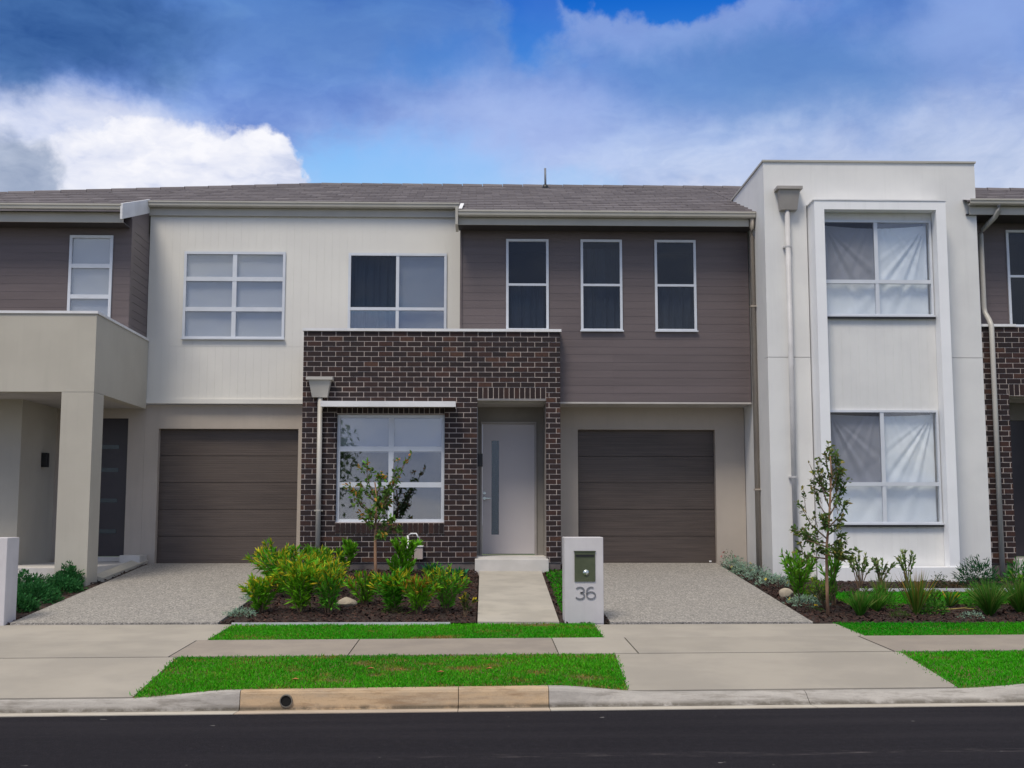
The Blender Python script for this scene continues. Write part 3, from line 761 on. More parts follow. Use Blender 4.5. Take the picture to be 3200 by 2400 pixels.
for i, (q, n, lb) in enumerate(MULCH):
    sheet('garden_bed', q, M_SOIL, .0, 20, 20, noise=.006)
    mulch('bark_mulch', q, n, lb, .004)
tag(MB().box(-2.96, -.34, 14.80, 14.822, .28, gz(-1.5, 14.8) + .035).build('garden_edging', M_EDGE), 'pale blue straight edging strip along the mulch bed below the brick wall', 'edging')
tag(MB().box(5.6, 8.4, 17.80, 17.83, .5, gz(7, 17.8) + .05).build('garden_edging', M_EDGE), 'pale edging strip behind the small lawn below the white tower', 'edging')

# ------------------------------------------------------------------ roofs
SL = .37
def roofz(y, y0=21.0, z0=7.17): return z0 + SL * (y - y0)
def tiles(name, parent, x0, x1, ye, yr_fn, y0=21.0, z0=7.17, seed=0):
    """flat shingle-like tiles laid in courses from the eave line ye up to yr_fn(x)"""
    pitch = .30; tw = .30; b = MB(); rg = random.Random(seed); k = 0; y = ye - .04
    ymax = max(yr_fn(x0), yr_fn(x1), yr_fn((x0 + x1) / 2), yr_fn(-3.3) if x0 < -3.3 < x1 else 0)
    V = []; F = []
    while y < ymax:
        x = x0 - (tw / 2 if k % 2 else 0)
        while x < x1:
            a, c = max(x, x0), min(x + tw - .006, x1)
            if c - a > .02:
                ya, yc = min(y + pitch + .02, yr_fn(a)), min(y + pitch + .02, yr_fn(c))
                if ya > y + .01 or yc > y + .01:
                    ya, yc = max(ya, y + .005), max(yc, y + .005); lift = .026 + rg.uniform(-.003, .004)
                    i = len(V)
                    V += [(a, y, roofz(y, y0, z0) + lift), (c, y, roofz(y, y0, z0) + lift), (c, yc, roofz(yc, y0, z0) + .004), (a, ya, roofz(ya, y0, z0) + .004), (a, y, roofz(y, y0, z0)), (c, y, roofz(y, y0, z0))]
                    F += [(i, i + 1, i + 2, i + 3), (i + 4, i + 5, i + 1, i)]
            x += tw
        y += pitch; k += 1
    o = raw(name, V, F, M_ROOF, parent); o['kind'] = 'stuff'
    return o
HX0, HY0 = -3.30, 24.70
def ridge_y(x): return HY0 if x >= HX0 else HY0 + (x - HX0) * (HY0 - 22.2) / (HX0 + 8.93)
def roof(parent, x0, x1, ye, seed, rf=ridge_y, y0=21.0, z0=7.17):
    xs = [x0] + ([HX0] if x0 < HX0 < x1 else []) + [x1]
    v = []; f = []
    for x in xs:
        yr = rf(x); v += [(x, ye, roofz(ye, y0, z0) - .01), (x, yr, roofz(yr, y0, z0) - .01), (x, yr + 3.5, roofz(yr, y0, z0) - 1.6)]
    for i in range(len(xs) - 1):
        a = i * 3; f += [(a, a + 3, a + 4, a + 1), (a + 1, a + 4, a + 5, a + 2)]
    r = raw('roof', v, f, M_ROOF, parent)
    tiles('roof_tiles', r, x0, x1, ye, rf, y0, z0, seed)
    b = MB()
    for xa, xb in zip(xs, xs[1:]):
        n = max(1, int(abs(xb - xa) / .4))
        for i in range(n):
            p = xa + (xb - xa) * i / n; q = xa + (xb - xa) * (i + 1) / n - .01
            b.tube([(p, rf(p), roofz(rf(p), y0, z0) - .01), (q, rf(q), roofz(rf(q), y0, z0) - .01)], .07, 8, .062)
    b.build('ridge_cap', M_ROOF, r)['kind'] = 'stuff'
    return r

# ================================================================== LEFT TOWNHOUSE
A = thing('townhouse', (-5.0, 21.3, .8), 'townhouse with pale portico, white upper wall and brown garage door at left', 'townhouse')
Yg, Yw = 21.2, 21.1
wall('garage_wall', -5.83, -2.97, .5, 3.60, Yg, .22, [(-5.59, -3.16, .4, 3.18)], M_BEIGE, A)
garage_door(A, -5.59, -3.16, .845, 3.18, Yg + .13)
MB().box(-5.66, -3.09, Yg + .06, Yg + .3, .5, .842).build('garage_floor', M_CONC, A)
uw = wall('upper_wall', -5.83, -.33, 3.66, 7.0, Yw + .014, .18, [(-5.21, -3.43, 4.75, 6.31), (-2.32, -.58, 4.35, 6.30)], M_WHITE, A)
boards(uw, -5.83, -.335, 4.62, 6.96, Yw + .0115, .0025, [(-5.23, -3.41, 4.73, 6.33), (-2.34, -.56, 4.35, 6.32)], M_WHITE, vertical=True, gap=.003)
boards(uw, -5.83, -.335, 3.69, 4.614, Yw + .0115, .0025, [(-2.34, -.56, 4.35, 6.32)], M_WHITE, vertical=True, gap=.003)
MB().box(-5.83, -2.97, Yw - .025, Yw + .2, 3.61, 3.686).build('base_trim', M_WHITE, A)
w = window(A, -5.21, -3.43, 4.75, 6.31, Yw - .015, [-4.32], [5.28, 5.82], mull=.075, room=0)
MB().box(-5.17, -3.47, Yw + .07, Yw + .075, 4.78, 6.28).build('blind', M_BLIND, w)
w = window(A, -2.32, -.58, 4.35, 6.30, Yw - .015, [-1.45], [5.30], mull=.055, glass=M_GLASSR, glasses={2: M_GLASSD, 3: M_GLASS})
MB().box(-1.43, -.62, Yw + .10, Yw + .105, 4.4, 6.26).build('blind', M_BLINDD, w)
cloth('curtain', -2.28, -1.5, 4.4, 6.26, Yw + .13, M_CURT, w, 6, .018, seed=3)
MB().box(-5.86, -.36, Yw - .04, Yw - .008, 6.95, 7.09).build('fascia', M_GUTTER, A)
gutter(A, -5.86, -.36, Yw - .045, 7.085, 7.185)
# projecting charcoal bay above the portico
dk = wall('dark_wall', -13.0, -5.83, 4.3, 6.62, 20.014, .15, [(-6.85, -6.13, 4.72, 6.33)], M_DARK, A)
boards(dk, -13.0, -5.83, 4.30, 6.44, 20.011, .003, [(-6.87, -6.11, 4.70, 6.35)], M_DARK)
MB().box(-5.98, -5.8455, 20.165, 21.32, 3.6, 6.62).build('dark_return_wall', M_DARK, A)
for i in range(17):
    z = 4.30 + i * .1335
    piece('board', -5.845, -5.834, 20.02, 21.108, z + .003, min(z + .1305, 6.62), M_DARK, dk)
MB().add([(-5.98, 20.03, 6.621), (-5.845, 20.03, 6.621), (-5.845, 21.09, 6.621), (-5.98, 21.09, 6.621), (-5.98, 20.03, 6.66), (-5.845, 20.03, 6.66), (-5.845, 21.09, 7.02), (-5.98, 21.09, 7.02)], BOXF).build('dark_gable_wall', M_DARK, A)
w = window(A, -6.85, -6.13, 4.72, 6.33, 19.985, [], [5.29, 5.81], mull=.07, room=0)
MB().box(-6.81, -6.17, 20.06, 20.065, 4.75, 6.30).build('blind', M_BLIND, w)
MB().box(-13.0, -5.86, 19.62, 20.0, 6.455, 6.475).build('eave_lining', M_EAVESHADE, A)
MB().box(-13.0, -5.86, 19.59, 19.618, 6.455, 6.62).build('fascia', M_GUTTER, A)
gutter(A, -13.0, -5.86, 19.585, 6.635, 6.735)
# verge board climbing with the roof
MB().add([(-5.872, 19.46, 6.48), (-5.872, 19.46, 6.74), (-5.872, 21.06, 7.24), (-5.872, 21.06, 6.99), (-5.835, 19.46, 6.48), (-5.835, 19.46, 6.74), (-5.835, 21.06, 7.24), (-5.835, 21.06, 6.99)],
         [(0, 1, 2, 3), (7, 6, 5, 4), (0, 4, 5, 1), (1, 5, 6, 2), (2, 6, 7, 3), (3, 7, 4, 0)]).build('barge_board', M_CAP, A)
roof(A, -13.0, -5.86, 19.52, 1)
roof(A, -5.858, -.36, 20.99, 2)
# portico
pa = MB().box(-13.0, -5.79, 18.22, 18.42, 3.51, 4.70).box(-5.99, -5.79, 18.421, 21.085, 3.513, 4.70).build('portico_parapet', M_PORT, A)
MB().box(-13.02, -5.77, 18.20, 18.44, 4.70, 4.74).box(-6.01, -5.77, 18.441, 21.085, 4.70, 4.739).build('parapet_cap', M_CAP, A)
MB().box(-6.27, -5.793, 18.223, 18.72, .45, 3.51).build('pillar', M_PORT, A)
MB().box(-13.0, -5.995, 18.43, 21.198, 3.53, 3.58).build('porch_ceiling', M_PORTC, A)
MB().box(-13.0, -5.995, 18.43, 21.1, 4.42, 4.46).build('portico_roof', M_CONC, A)
MB().box(-13.0, -7.36, 19.6, 19.8, .7, 3.53).build('porch_wall', M_PORT, A)
MB().box(-7.56, -7.36, 19.801, 21.2, .7, 3.529).build('porch_side_wall', M_PORT, A)
wall('entry_wall', -7.36, -5.832, .7, 3.56, 21.2, .2, [(-7.2, -6.12, .6, 3.36)], M_BEIGE, A)
dr = MB().box(-7.18, -6.13, 21.26, 21.30, .97, 3.37).build('front_door', M_DOORD, A)
for z in (1.40, 1.93, 2.46, 2.86): MB().box(-7.02, -6.28, 21.252, 21.259, z - .035, z + .035).build('glass_strip', M_STRIP, dr)
MB().box(-7.25, -6.08, 21.1, 21.4, .885, .962).build('door_sill', M_STEP, A)
MB().box(-13.0, -5.86, 18.53, 21.2, .55, .88).build('porch_floor', M_STEP, A, bevel=.006)
MB().box(-6.06, -5.72, 20.75, 21.19, .86, 1.0).build('door_step', M_STEP, A, bevel=.006)
MB().add([(-5.858, 18.73, .40), (-5.70, 18.73, .40), (-5.70, 21.19, .86), (-5.858, 21.19, .86), (-5.858, 18.73, .76), (-5.70, 18.73, .72), (-5.70, 21.19, .90), (-5.858, 21.19, .95)], BOXF).build('porch_plinth', M_PORT, A)
wl = tag(MB().box(-7.355, -7.26, 20.52, 20.64, 2.48, 2.72).build('wall_light', M_BLACK, None, bevel=.006), 'small black box light on the left porch side wall', 'wall light')

# ================================================================== TOWNHOUSE 36
B = thing('townhouse', (1.0, 20.8, .8), 'townhouse with dark brick porch, charcoal upper wall, grey door and garage', 'townhouse')
Yd, Yb = 20.5, 20.25
W3 = [(.46, 1.195), (1.75, 2.47), (3.035, 3.755)]
hol = [(a, b, 4.825, 6.43) for a, b in W3]
dk = wall('upper_wall', -.33, 4.672, 3.60, 6.72, Yd + .014, .16, hol, M_DARK, B)
boards(dk, -.30, 4.672, 3.615, 6.685, Yd + .011, .003, [(a - .02, b + .02, c - .02, d + .02) for a, b, c, d in hol], M_DARK, brk=(2.30,))
MB().box(-.335, -.302, Yd - .012, Yd + .014, 3.615, 6.6).build('corner_trim', M_DARK, B)
for i, (a, b) in enumerate(W3):
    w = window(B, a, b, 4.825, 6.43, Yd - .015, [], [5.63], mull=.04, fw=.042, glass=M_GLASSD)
    cloth('curtain', a + .04, b - .04, 4.85, 5.66 if i != 1 else 6.3, Yd + .14, M_CURT, w, 5, .02, seed=20 + i)
MB().box(-.33, 4.672, Yd + .001, Yg, 3.57, 3.599).build('overhang_lining', M_PORTC, B)
wall('garage_wall', 1.37, 4.69, .5, 3.57, Yg, .22, [(1.74, 4.17, .4, 3.18)], M_BEIGE, B)
gd = garage_door(B, 1.74, 4.17, .845, 3.18, Yg + .13)
piece('bolt_cap', 4.05, 4.09, Yg + .118, Yg + .129, .86, .885, M_CAP, gd)
MB().box(1.67, 4.24, Yg + .06, Yg + .3, .5, .842).build('garage_floor', M_CONC, B)
MB().box(-.36, 4.66, 20.10, Yd - .001, 6.575, 6.595).build('eave_lining', M_EAVESHADE, B)
MB().box(-.36, 4.60, 20.07, 20.098, 6.575, 6.70).build('fascia', M_GUTTER, B)
gutter(B, -.36, 4.69, 20.065, 6.70, 6.80)
MB().box(-.41, -.365, 19.95, 20.5, 6.55, 6.86).build('barge_end', M_GUTTER, B)
MB().add([(-.36, 20.02, 6.84), (-.30, 20.02, 6.84), (-.30, 20.10, 6.86), (-.36, 20.10, 6.86), (-.33, 20.5, 7.06), (-.27, 20.5, 7.06), (-.27, 20.55, 7.06), (-.33, 20.55, 7.06)], BOXF).build('roof_flashing', M_CAP, B)
r = roof(B, -.358, 4.70, 20.00, 3)
# brick porch
BX0, BX1, BZ0, BZ1 = -2.96, 1.372, .896, 4.766
OW = (-2.385, -.575, 1.555, 3.36); OD = (-.03, 1.13, .3, 3.62)
bw = wall('brick_wall', BX0 + .004, BX1 - .004, BZ0 - .004, BZ1, Yb + .005, .2, [OW, OD], M_MORTAR, B)
def bricks(parent, X0, X1, Z0, Z1, Y, holes, off=0.0, maxn=300, stuffname='bricks', ch=.086, bl=.24, soldiers=(), depth=.10, prefer=1.3, side=None):
    jt = .0125; P = []
    n = int(round((Z1 - Z0) / ch)); st = (Z1 - Z0) / n
    for i in range(n):
        z0, z1 = Z0 + i * st + jt / 2, Z0 + (i + 1) * st - jt / 2
        x = X0 - bl + off + (bl / 2 if i % 2 else 0)
        while x < X1:
            a, b = max(x, X0) + (jt / 2 if x >= X0 else 0), min(x + bl, X1) - (jt / 2 if x + bl <= X1 else 0)
            if b - a > .012:
                for q in rects(a, b, z0, z1, holes):
                    if q[1] - q[0] > .012 and q[3] - q[2] > .012: P.append((q, 0))
            x += bl
    for (sx0, sx1, sz0, sz1, prj) in soldiers:
        m_ = int(round((sx1 - sx0) / .086)); s_ = (sx1 - sx0) / m_
        for k in range(m_): P.append(((sx0 + k * s_ + jt / 2, sx0 + (k + 1) * s_ - jt / 2, sz0 + jt / 2, sz1 - jt / 2), prj))
    P.sort(key=lambda p: -((p[0][1] - p[0][0]) * (p[0][3] - p[0][2]) * (1 if p[0][2] > prefer else .5) * (1 if p[0][0] < 9.3 else .01)))
    rg = random.Random(5)
    for q, prj in P[:maxn]:
        j = rg.uniform(-.003, .002)
        piece('brick', q[0], q[1], Y + j - prj, Y + depth, q[2], q[3], M_BRICK, parent)
    if P[maxn:]:
        b = MB()
        for q, prj in P[maxn:]: b.box(q[0], q[1], Y + rg.uniform(-.003, .002) - prj, Y + depth, q[2], q[3])
        o = b.build(stuffname, M_BRICK, parent); o['kind'] = 'stuff'
bricks(bw, BX0, BX1, BZ0, BZ1, Yb, [(OW[0], OW[1], 1.36, 3.476), (OD[0], OD[1], .3, 3.822)], .06, 300,
       soldiers=[(-2.385, -.575, 1.365, 1.55, .02), (-2.385, -.575, 3.366, 3.472, 0), (-.025, 1.125, 3.625, 3.82, 0)])
MB().box(-2.385, -.575, Yb + .0095, Yb + .2, 1.36, 1.553).build('lintel_mortar', M_MORTAR, B)
MB().box(BX0 - .02, BX1 + .02, Yb - .03, Yb + .24, BZ1 + .001, 4.812).build('parapet_cap', M_CAP, B)
MB().box(BX0 + .01, BX1 - .01, Yb + .215, Yd - .015, 4.40, 4.44).build('porch_roof', M_CONC, B)
MB().box(BX0 + .01, BX1 - .01, Yb + .02, Yb + .2, .4, BZ0 - .006).build('footing', M_FOOT, B)
MB().box(BX0 + .005, BX0 + .2, Yb + .211, Yg, .5, 3.60).build('porch_end_wall', M_BEIGE, B)
MB().box(BX1 - .2, BX1 - .005, Yb + .211, Yg, .5, 3.56).build('porch_end_wall', M_BEIGE, B)
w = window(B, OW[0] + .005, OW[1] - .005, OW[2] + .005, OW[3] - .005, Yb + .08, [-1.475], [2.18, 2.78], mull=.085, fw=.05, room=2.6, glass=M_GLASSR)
MB().box(-2.33, -.63, Yb + .165, Yb + .17, 2.72, 3.31).build('blind', M_BLIND, w)
# entry recess
MB().box(-.16, -.031, Yb + .211, 21.3, .6, 3.62).build('entry_side_wall', M_REVEAL, B)
MB().box(1.131, 1.165, Yb + .211, 21.3, .6, 3.62).build('entry_side_wall', M_REVEAL, B)
MB().box(-.03, 1.13, Yb + .012, 21.3, 3.60, 3.64).build('entry_ceiling', M_PORTC, B)
wall('entry_wall', -.03, 1.13, .6, 3.60, 21.2, .12, [(.03, 1.01, .5, 3.31)], M_REVEAL, B)
df = MB().box(.03, .062, 21.17, 21.3, .99, 3.31).box(.978, 1.01, 21.17, 21.3, .99, 3.31).box(.062, .978, 21.17, 21.3, 3.275, 3.31).build('door_frame', M_DFRAME, B)
dl = wall('front_door', .064, .976, 1.01, 3.272, 21.21, .04, [(.222, .352, 1.34, 2.98)], M_DOORG, B)
piece('glass_panel', .222, .352, 21.222, 21.228, 1.34, 2.98, M_GLASSF, dl)
MB().box(.08, .96, 21.35, 21.37, 1.0, 3.3).build('hall_wall', M_ROOM, B)
MB().tube([(.10, 21.205, 1.97), (.10, 21.17, 1.97)], .028, 12).box(.09, .20, 21.155, 21.172, 1.96, 1.98).build('door_handle', M_CHROME, dl)
MB().tube([(.10, 21.205, 2.06), (.10, 21.185, 2.06)], .025, 12).build('door_lock', M_CHROME, dl)
MB().box(-.028, 1.128, 20.29, 21.3, .7, .985).build('entry_floor', M_STEP, B)
stp = MB().box(-.06, 1.15, 19.96, 20.285, .55, .958).build('door_step', M_STEP, B, bevel=.008)
tag(MB().box(-.029, .065, 20.60, 20.72, 2.50, 2.72).build('wall_light', M_BLACK, None, bevel=.006), 'small black box light beside the grey front door', 'wall light')
# sunshade, rainhead, downpipes
aw = MB().box(-2.60, -.40, 19.90, 20.245, 3.50, 3.53).box(-2.60, -.40, 19.885, 19.899, 3.452, 3.545).box(-2.613, -2.601, 19.885, 20.245, 3.452, 3.545).box(-.399, -.387, 19.885, 20.245, 3.452, 3.545)
aw.build('window_awning', M_CAP, B)
def rainhead(parent, xc, Yf, zt, zb, wt, wb, zp, m, pm, px=None, strap=()):
    px = px or xc; b = MB(); yb = Yf - .002
    b.add([(xc - wb / 2, yb - .13, zb), (xc + wb / 2, yb - .13, zb), (xc + wb / 2, yb, zb), (xc - wb / 2, yb, zb), (xc - wt / 2, yb - .19, zt - .05), (xc + wt / 2, yb - .19, zt - .05), (xc + wt / 2, yb, zt - .05), (xc - wt / 2, yb, zt - .05)], BOXF)
    h = b.build('rainhead', m, parent)
    MB().box(xc - wt / 2 - .04, xc + wt / 2 + .04, yb - .225, yb, zt - .049, zt).build('lip', m, h)
    p = MB().tube([(px, yb - .075, zb - .001), (px, yb - .075, zp)], .042, 14).build('downpipe', pm, parent, True)
    for z in strap: MB().box(px - .07, px + .07, yb - .06, yb - .0, z - .012, z + .012).tube([(px, yb - .075, z - .012), (px, yb - .075, z + .012)], .045, 14).build('strap', pm, p)
rainhead(B, -2.66, Yb, 3.965, 3.63, .36, .25, .85, M_PIPE, M_PIPE, -2.655, (1.75,))
p = MB().tube([(4.645, 20.02, 6.70), (4.645, 20.06, 6.55), (4.65, 20.12, 6.4), (4.65, 20.12, .6)], .042, 14).build('downpipe', M_PIPET, B, True)
for z in (5.2, 2.1): MB().box(4.60, 4.698, 20.07, 20.17, z - .012, z + .012).build('strap', M_PIPET, p)

# ================================================================== WHITE TOWER HOUSE
T = thing('townhouse', (6.5, 19.6, .7), 'tall white rendered townhouse front with projecting window surround', 'townhouse')
Yt, Ys = 19.38, 18.98
TX0, TX1, TZ = 4.70, 8.24, 7.50
fw_ = wall('front_wall', TX0, TX1, 4.236, TZ, Yt, .2, [(5.40, 7.59, 4.0, 6.77)], M_TOWER, T)
wall('front_wall', TX0, 5.40, .45, 4.228, Yt, .2, [], M_TOWER, T); wall('front_wall', 7.59, TX1, .45, 4.228, Yt, .2, [], M_TOWER, T)
MB().box(TX0 + .01, TX0 + .2, Yt + .21, 22.2, .45, TZ - .003).build('side_wall', M_TOWER, T)
MB().box(TX0 + .001, TX0 + .0098, Yt + .201, 22.2, .45, TZ - .003).build('side_render', M_TOWER, T)
MB().box(TX1 - .2, TX1 - .003, Yt + .201, 22.2, .45, TZ - .003).build('side_wall', M_TOWER, T)
MB().box(TX0 - .02, TX1 + .02, Yt - .025, Yt + .23, TZ + .001, TZ + .03).box(TX0 - .02, TX0 + .22, Yt + .231, 22.22, TZ + .001, TZ + .03).box(TX1 - .22, TX1 + .02, Yt + .231, 22.22, TZ + .001, TZ + .03).build('parapet_cap', M_GUTTER, T)
MB().box(TX0 + .2, TX1 - .2, Yt + .2, 22.2, 7.0, 7.04).build('flat_roof', M_CONC, T)
MB().box(5.42, 5.58, Ys, Yt + .2, .45, 6.745).box(7.41, 7.57, Ys, Yt + .2, .45, 6.745).box(5.58, 7.41, Ys, Yt + .2, 6.60, 6.745).build('window_surround', M_FRAMEWHITE, T)
MB().box(5.405, 7.585, Ys - .012, Yt - .001, 6.746, 6.765).build('surround_flashing', M_CAP, T)
bp = wall('bay_wall', 5.582, 7.408, .45, 6.598, Ys + .226, .15, [(5.60, 7.39, 4.88, 6.47), (5.60, 7.39, 1.53, 3.35)], M_TOWER, T)
boards(bp, 5.582, 7.408, 3.352, 4.878, Ys + .2235, .0025, [], M_TOWER, vertical=True, gap=.003, pitch=.1405)
boards(bp, 5.582, 7.408, .90, 1.528, Ys + .2235, .0025, [], M_TOWER, vertical=True, gap=.003, pitch=.1405)
boards(bp, 5.582, 7.408, 6.472, 6.596, Ys + .2235, .0025, [], M_TOWER, vertical=True, gap=.003, pitch=.1405)
MB().box(5.30, 7.64, Ys - .03, Ys - .001, .40, .86).box(5.582, 7.408, Ys + .0, Ys + .21, .40, .86).build('plinth', M_FRAMEWHITE, T, bevel=.005)
for zi, (z0, z1, tr) in enumerate(((4.88, 6.47, 5.45), (1.53, 3.35, 2.165))):
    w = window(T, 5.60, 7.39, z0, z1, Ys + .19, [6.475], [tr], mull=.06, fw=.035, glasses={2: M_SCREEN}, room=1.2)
    MB().box(5.59, 7.40, Ys + .165, Ys + .189, z0 - .045, z0 - .004).build('sill', M_BLACK, w)
    cloth('sheet', 5.66, 7.34, z0 + .03, z1 - .06, Ys + .315, M_SHEET, w, amp=.030, fan=[(0.0, 1.0, 1.0, 23), (1.0, 1.0, 1.0, 27), (.5, 1.25, .35, 31)], nx=110, nz=60, droop=.05 if zi == 0 else .03, seed=40 + zi)
rainhead(T, 5.08, Yt, 7.035, 6.66, .34, .27, .7, mat('taupe_rainhead', (.36, .335, .31), None, 3, .5), mat('white_downpipe', (.56, .555, .56), None, 3, .5), 5.06, (6.05, 2.28))

roof(T, 4.702, 8.0, 22.24, 5)
# ================================================================== RIGHT BRICK TOWNHOUSE
D = thing('townhouse', (9.5, 19.9, .8), 'dark brick and charcoal townhouse cut off at the right edge', 'townhouse')
Ye = 19.50
DX0, DX1 = 8.262, 12.6
OD2 = (8.70, 9.86, .3, 3.62)
bw = wall('brick_wall', DX0 + .004, DX1, .896, 4.766, Ye + .005, .2, [OD2], M_MORTAR, D)
bricks(bw, DX0, DX1, .896, 4.766, Ye, [(8.70, 9.86, .3, 3.822)], .17, 300, soldiers=[(8.705, 9.855, 3.625, 3.82, 0)])
MB().box(DX0 + .004, 8.86, Ye - .03, Ye + .24, 4.768, 4.81).box(8.862, DX1, Ye - .002, Ye + .2, 4.768, 4.772).build('parapet_cap', M_CAP, D)
MB().box(DX0 + .01, 8.69, Ye + .02, Ye + .2, .4, .89).build('footing', M_FOOT, D)
MB().box(9.87, DX1, Ye + .02, Ye + .2, .4, .89).build('footing', M_FOOT, D)
dk = wall('upper_wall', DX0 + .01, DX1, 4.4, 6.75, 19.914, .15, [(8.95, 9.69, 4.83, 6.50)], M_DARK, D)
boards(dk, DX0 + .01, DX1, 4.43, 6.70, 19.911, .003, [(8.93, 9.71, 4.81, 6.52)], M_DARK)
w = window(D, 8.95, 9.69, 4.83, 6.50, 19.885, [], [5.70], mull=.04, fw=.042, glass=M_GLASSD)
MB().box(8.06, DX1, 19.34, 19.90, 6.615, 6.635).build('eave_lining', M_EAVESHADE, D)
MB().box(8.10, DX1, 19.31, 19.338, 6.615, 6.755).build('fascia', M_GUTTER, D)
gutter(D, 8.07, DX1, 19.305, 6.755, 6.85)
MB().tube([(8.56, 19.24, 6.76), (8.56, 19.25, 6.66), (8.53, 19.33, 6.58), (8.44, 19.62, 6.44), (8.42, 19.66, 6.36), (8.42, 19.66, 5.12), (8.425, 19.64, 5.02), (8.43, 19.50, 4.88), (8.432, 19.43, 4.78), (8.432, 19.43, .6)], .042, 14).build('downpipe', M_PIPE, D, True)
MB().box(8.70, 10.4, Ye + .22, 20.6, 3.60, 3.64).build('entry_ceiling', M_PORTC, D)
MB().box(8.66, 8.70, Ye + .215, 20.6, .7, 3.62).build('entry_side_wall', M_REVEAL, D)
MB().box(8.70, 10.4, 20.5, 20.6, 3.30, 3.60).box(8.70, 8.75, 20.5, 20.6, .9, 3.30).build('entry_wall', M_REVEAL, D)
MB().box(8.75, 9.8, 20.54, 20.58, .98, 3.30).build('front_door', M_DOORD, D)
MB().box(8.65, 10.4, 19.3, 20.6, .6, .96).build('door_step', M_STEP, D)
roof(D, 8.02, DX1, 19.25, 9, rf=lambda x: 21.3, y0=19.305, z0=6.84)

# vent pipe on the ridge
vp = thing('roof_vent', (1.36, 24.35, 8.41), 'thin grey vent pipe with black boot on the roof ridge', 'vent pipe')
MB().tube([(1.36, 24.35, 8.40), (1.355, 24.35, 8.84)], .022, 10).build('pipe', mat('vent_grey', (.20, .22, .26), None, 5, .5), vp, True)
MB().tube([(1.36, 24.35, 8.36), (1.36, 24.35, 8.47), (1.36, 24.35, 8.50)], .085, 12, .026).build('boot', M_BLACK, vp, True)

# ================================================================== LETTERBOXES
def letterbox(xl, xr, yf, label, slot=True):
    zb = gz((xl + xr) / 2, yf); zt = 1.385
    t = thing('letterbox', ((xl + xr) / 2, yf, zb), label, 'letterbox')
    MB().box(xl, xr, yf, yf + .38, zb - .1, zt).build('pillar', M_LETTER, t, bevel=.008)
    if slot:
        w = xr - xl; sc = w / 283.0; X = lambda u: xl + (u - 1895) * sc; Z = lambda v: zt - (v - 1165) * (zt - zb) / 575
        x0, x1, z1, z0 = X(1968), X(2118), Z(1262), Z(1462)
        f = MB().box(x0, x1, yf - .012, yf - .001, z0, z1).build('mail_door', M_LBOX, t)
        MB().box(x0 + .012, x1 - .012, yf - .020, yf - .0121, z1 - .062, z1 - .036).build('slot', M_BLACK, f)
        MB().box(x0 - .008, x1 + .008, yf - .022, yf - .002, z1 + .0005, z1 + .010).build('hood', M_LBOX, f)
        MB().tube([(X(2050), yf - .0125, Z(1402)), (X(2050), yf - .024, Z(1402))], .036, 20).build('lock', M_CHROME, f, True)
        def stroke(pts, th=.0075, name='number'):
            v = []; fc = []; n = len(pts)
            for i, (a, b) in enumerate(pts):
                p0 = pts[max(i - 1, 0)]; p1 = pts[min(i + 1, n - 1)]
                dx, dz = p1[0] - p0[0], p1[1] - p0[1]; l = math.hypot(dx, dz) or 1
                nx_, nz_ = -dz / l * th, dx / l * th
                for yy in (yf - .010, yf - .0008): v += [(a + nx_, yy, b + nz_), (a - nx_, yy, b - nz_)]
            for i in range(n - 1):
                a = i * 4; fc += [(a, a + 1, a + 5, a + 4), (a, a + 4, a + 6, a + 2), (a + 1, a + 3, a + 7, a + 5)]
            fc += [(0, 2, 3, 1), (n * 4 - 4, n * 4 - 3, n * 4 - 1, n * 4 - 2)]
            raw(name, v, fc, M_NUM, t)
        def arc(cx, cz, rx, rz, a0, a1, n=18): return [(cx + rx * math.cos(R(a0 + (a1 - a0) * i / n)), cz + rz * math.sin(R(a0 + (a1 - a0) * i / n))) for i in range(n + 1)]
        zt_, zb_ = Z(1500), Z(1577); H = zt_ - zb_; c3 = X(2006); c6 = X(2086); rw = 32 * sc
        stroke(arc(c3, zt_ - H * .25, rw * .92, H * .25, 150, -82) + arc(c3, zb_ + H * .27, rw, H * .28, 82, -152)[0:])
        stroke(arc(c6 + rw * .05, zt_ - H * .42, rw * 1.02, H * .42, 62, 180, 12) + arc(c6, zb_ + H * .30, rw * .98, H * .30, 168, 528, 30))
    return t
letterbox(1.055, 1.535, 14.97, 'pale rendered letterbox pillar with green mail slot and number 36')
letterbox(-6.12, -5.655, 14.78, 'pale rendered letterbox pillar at the left edge beside the driveway', slot=False)

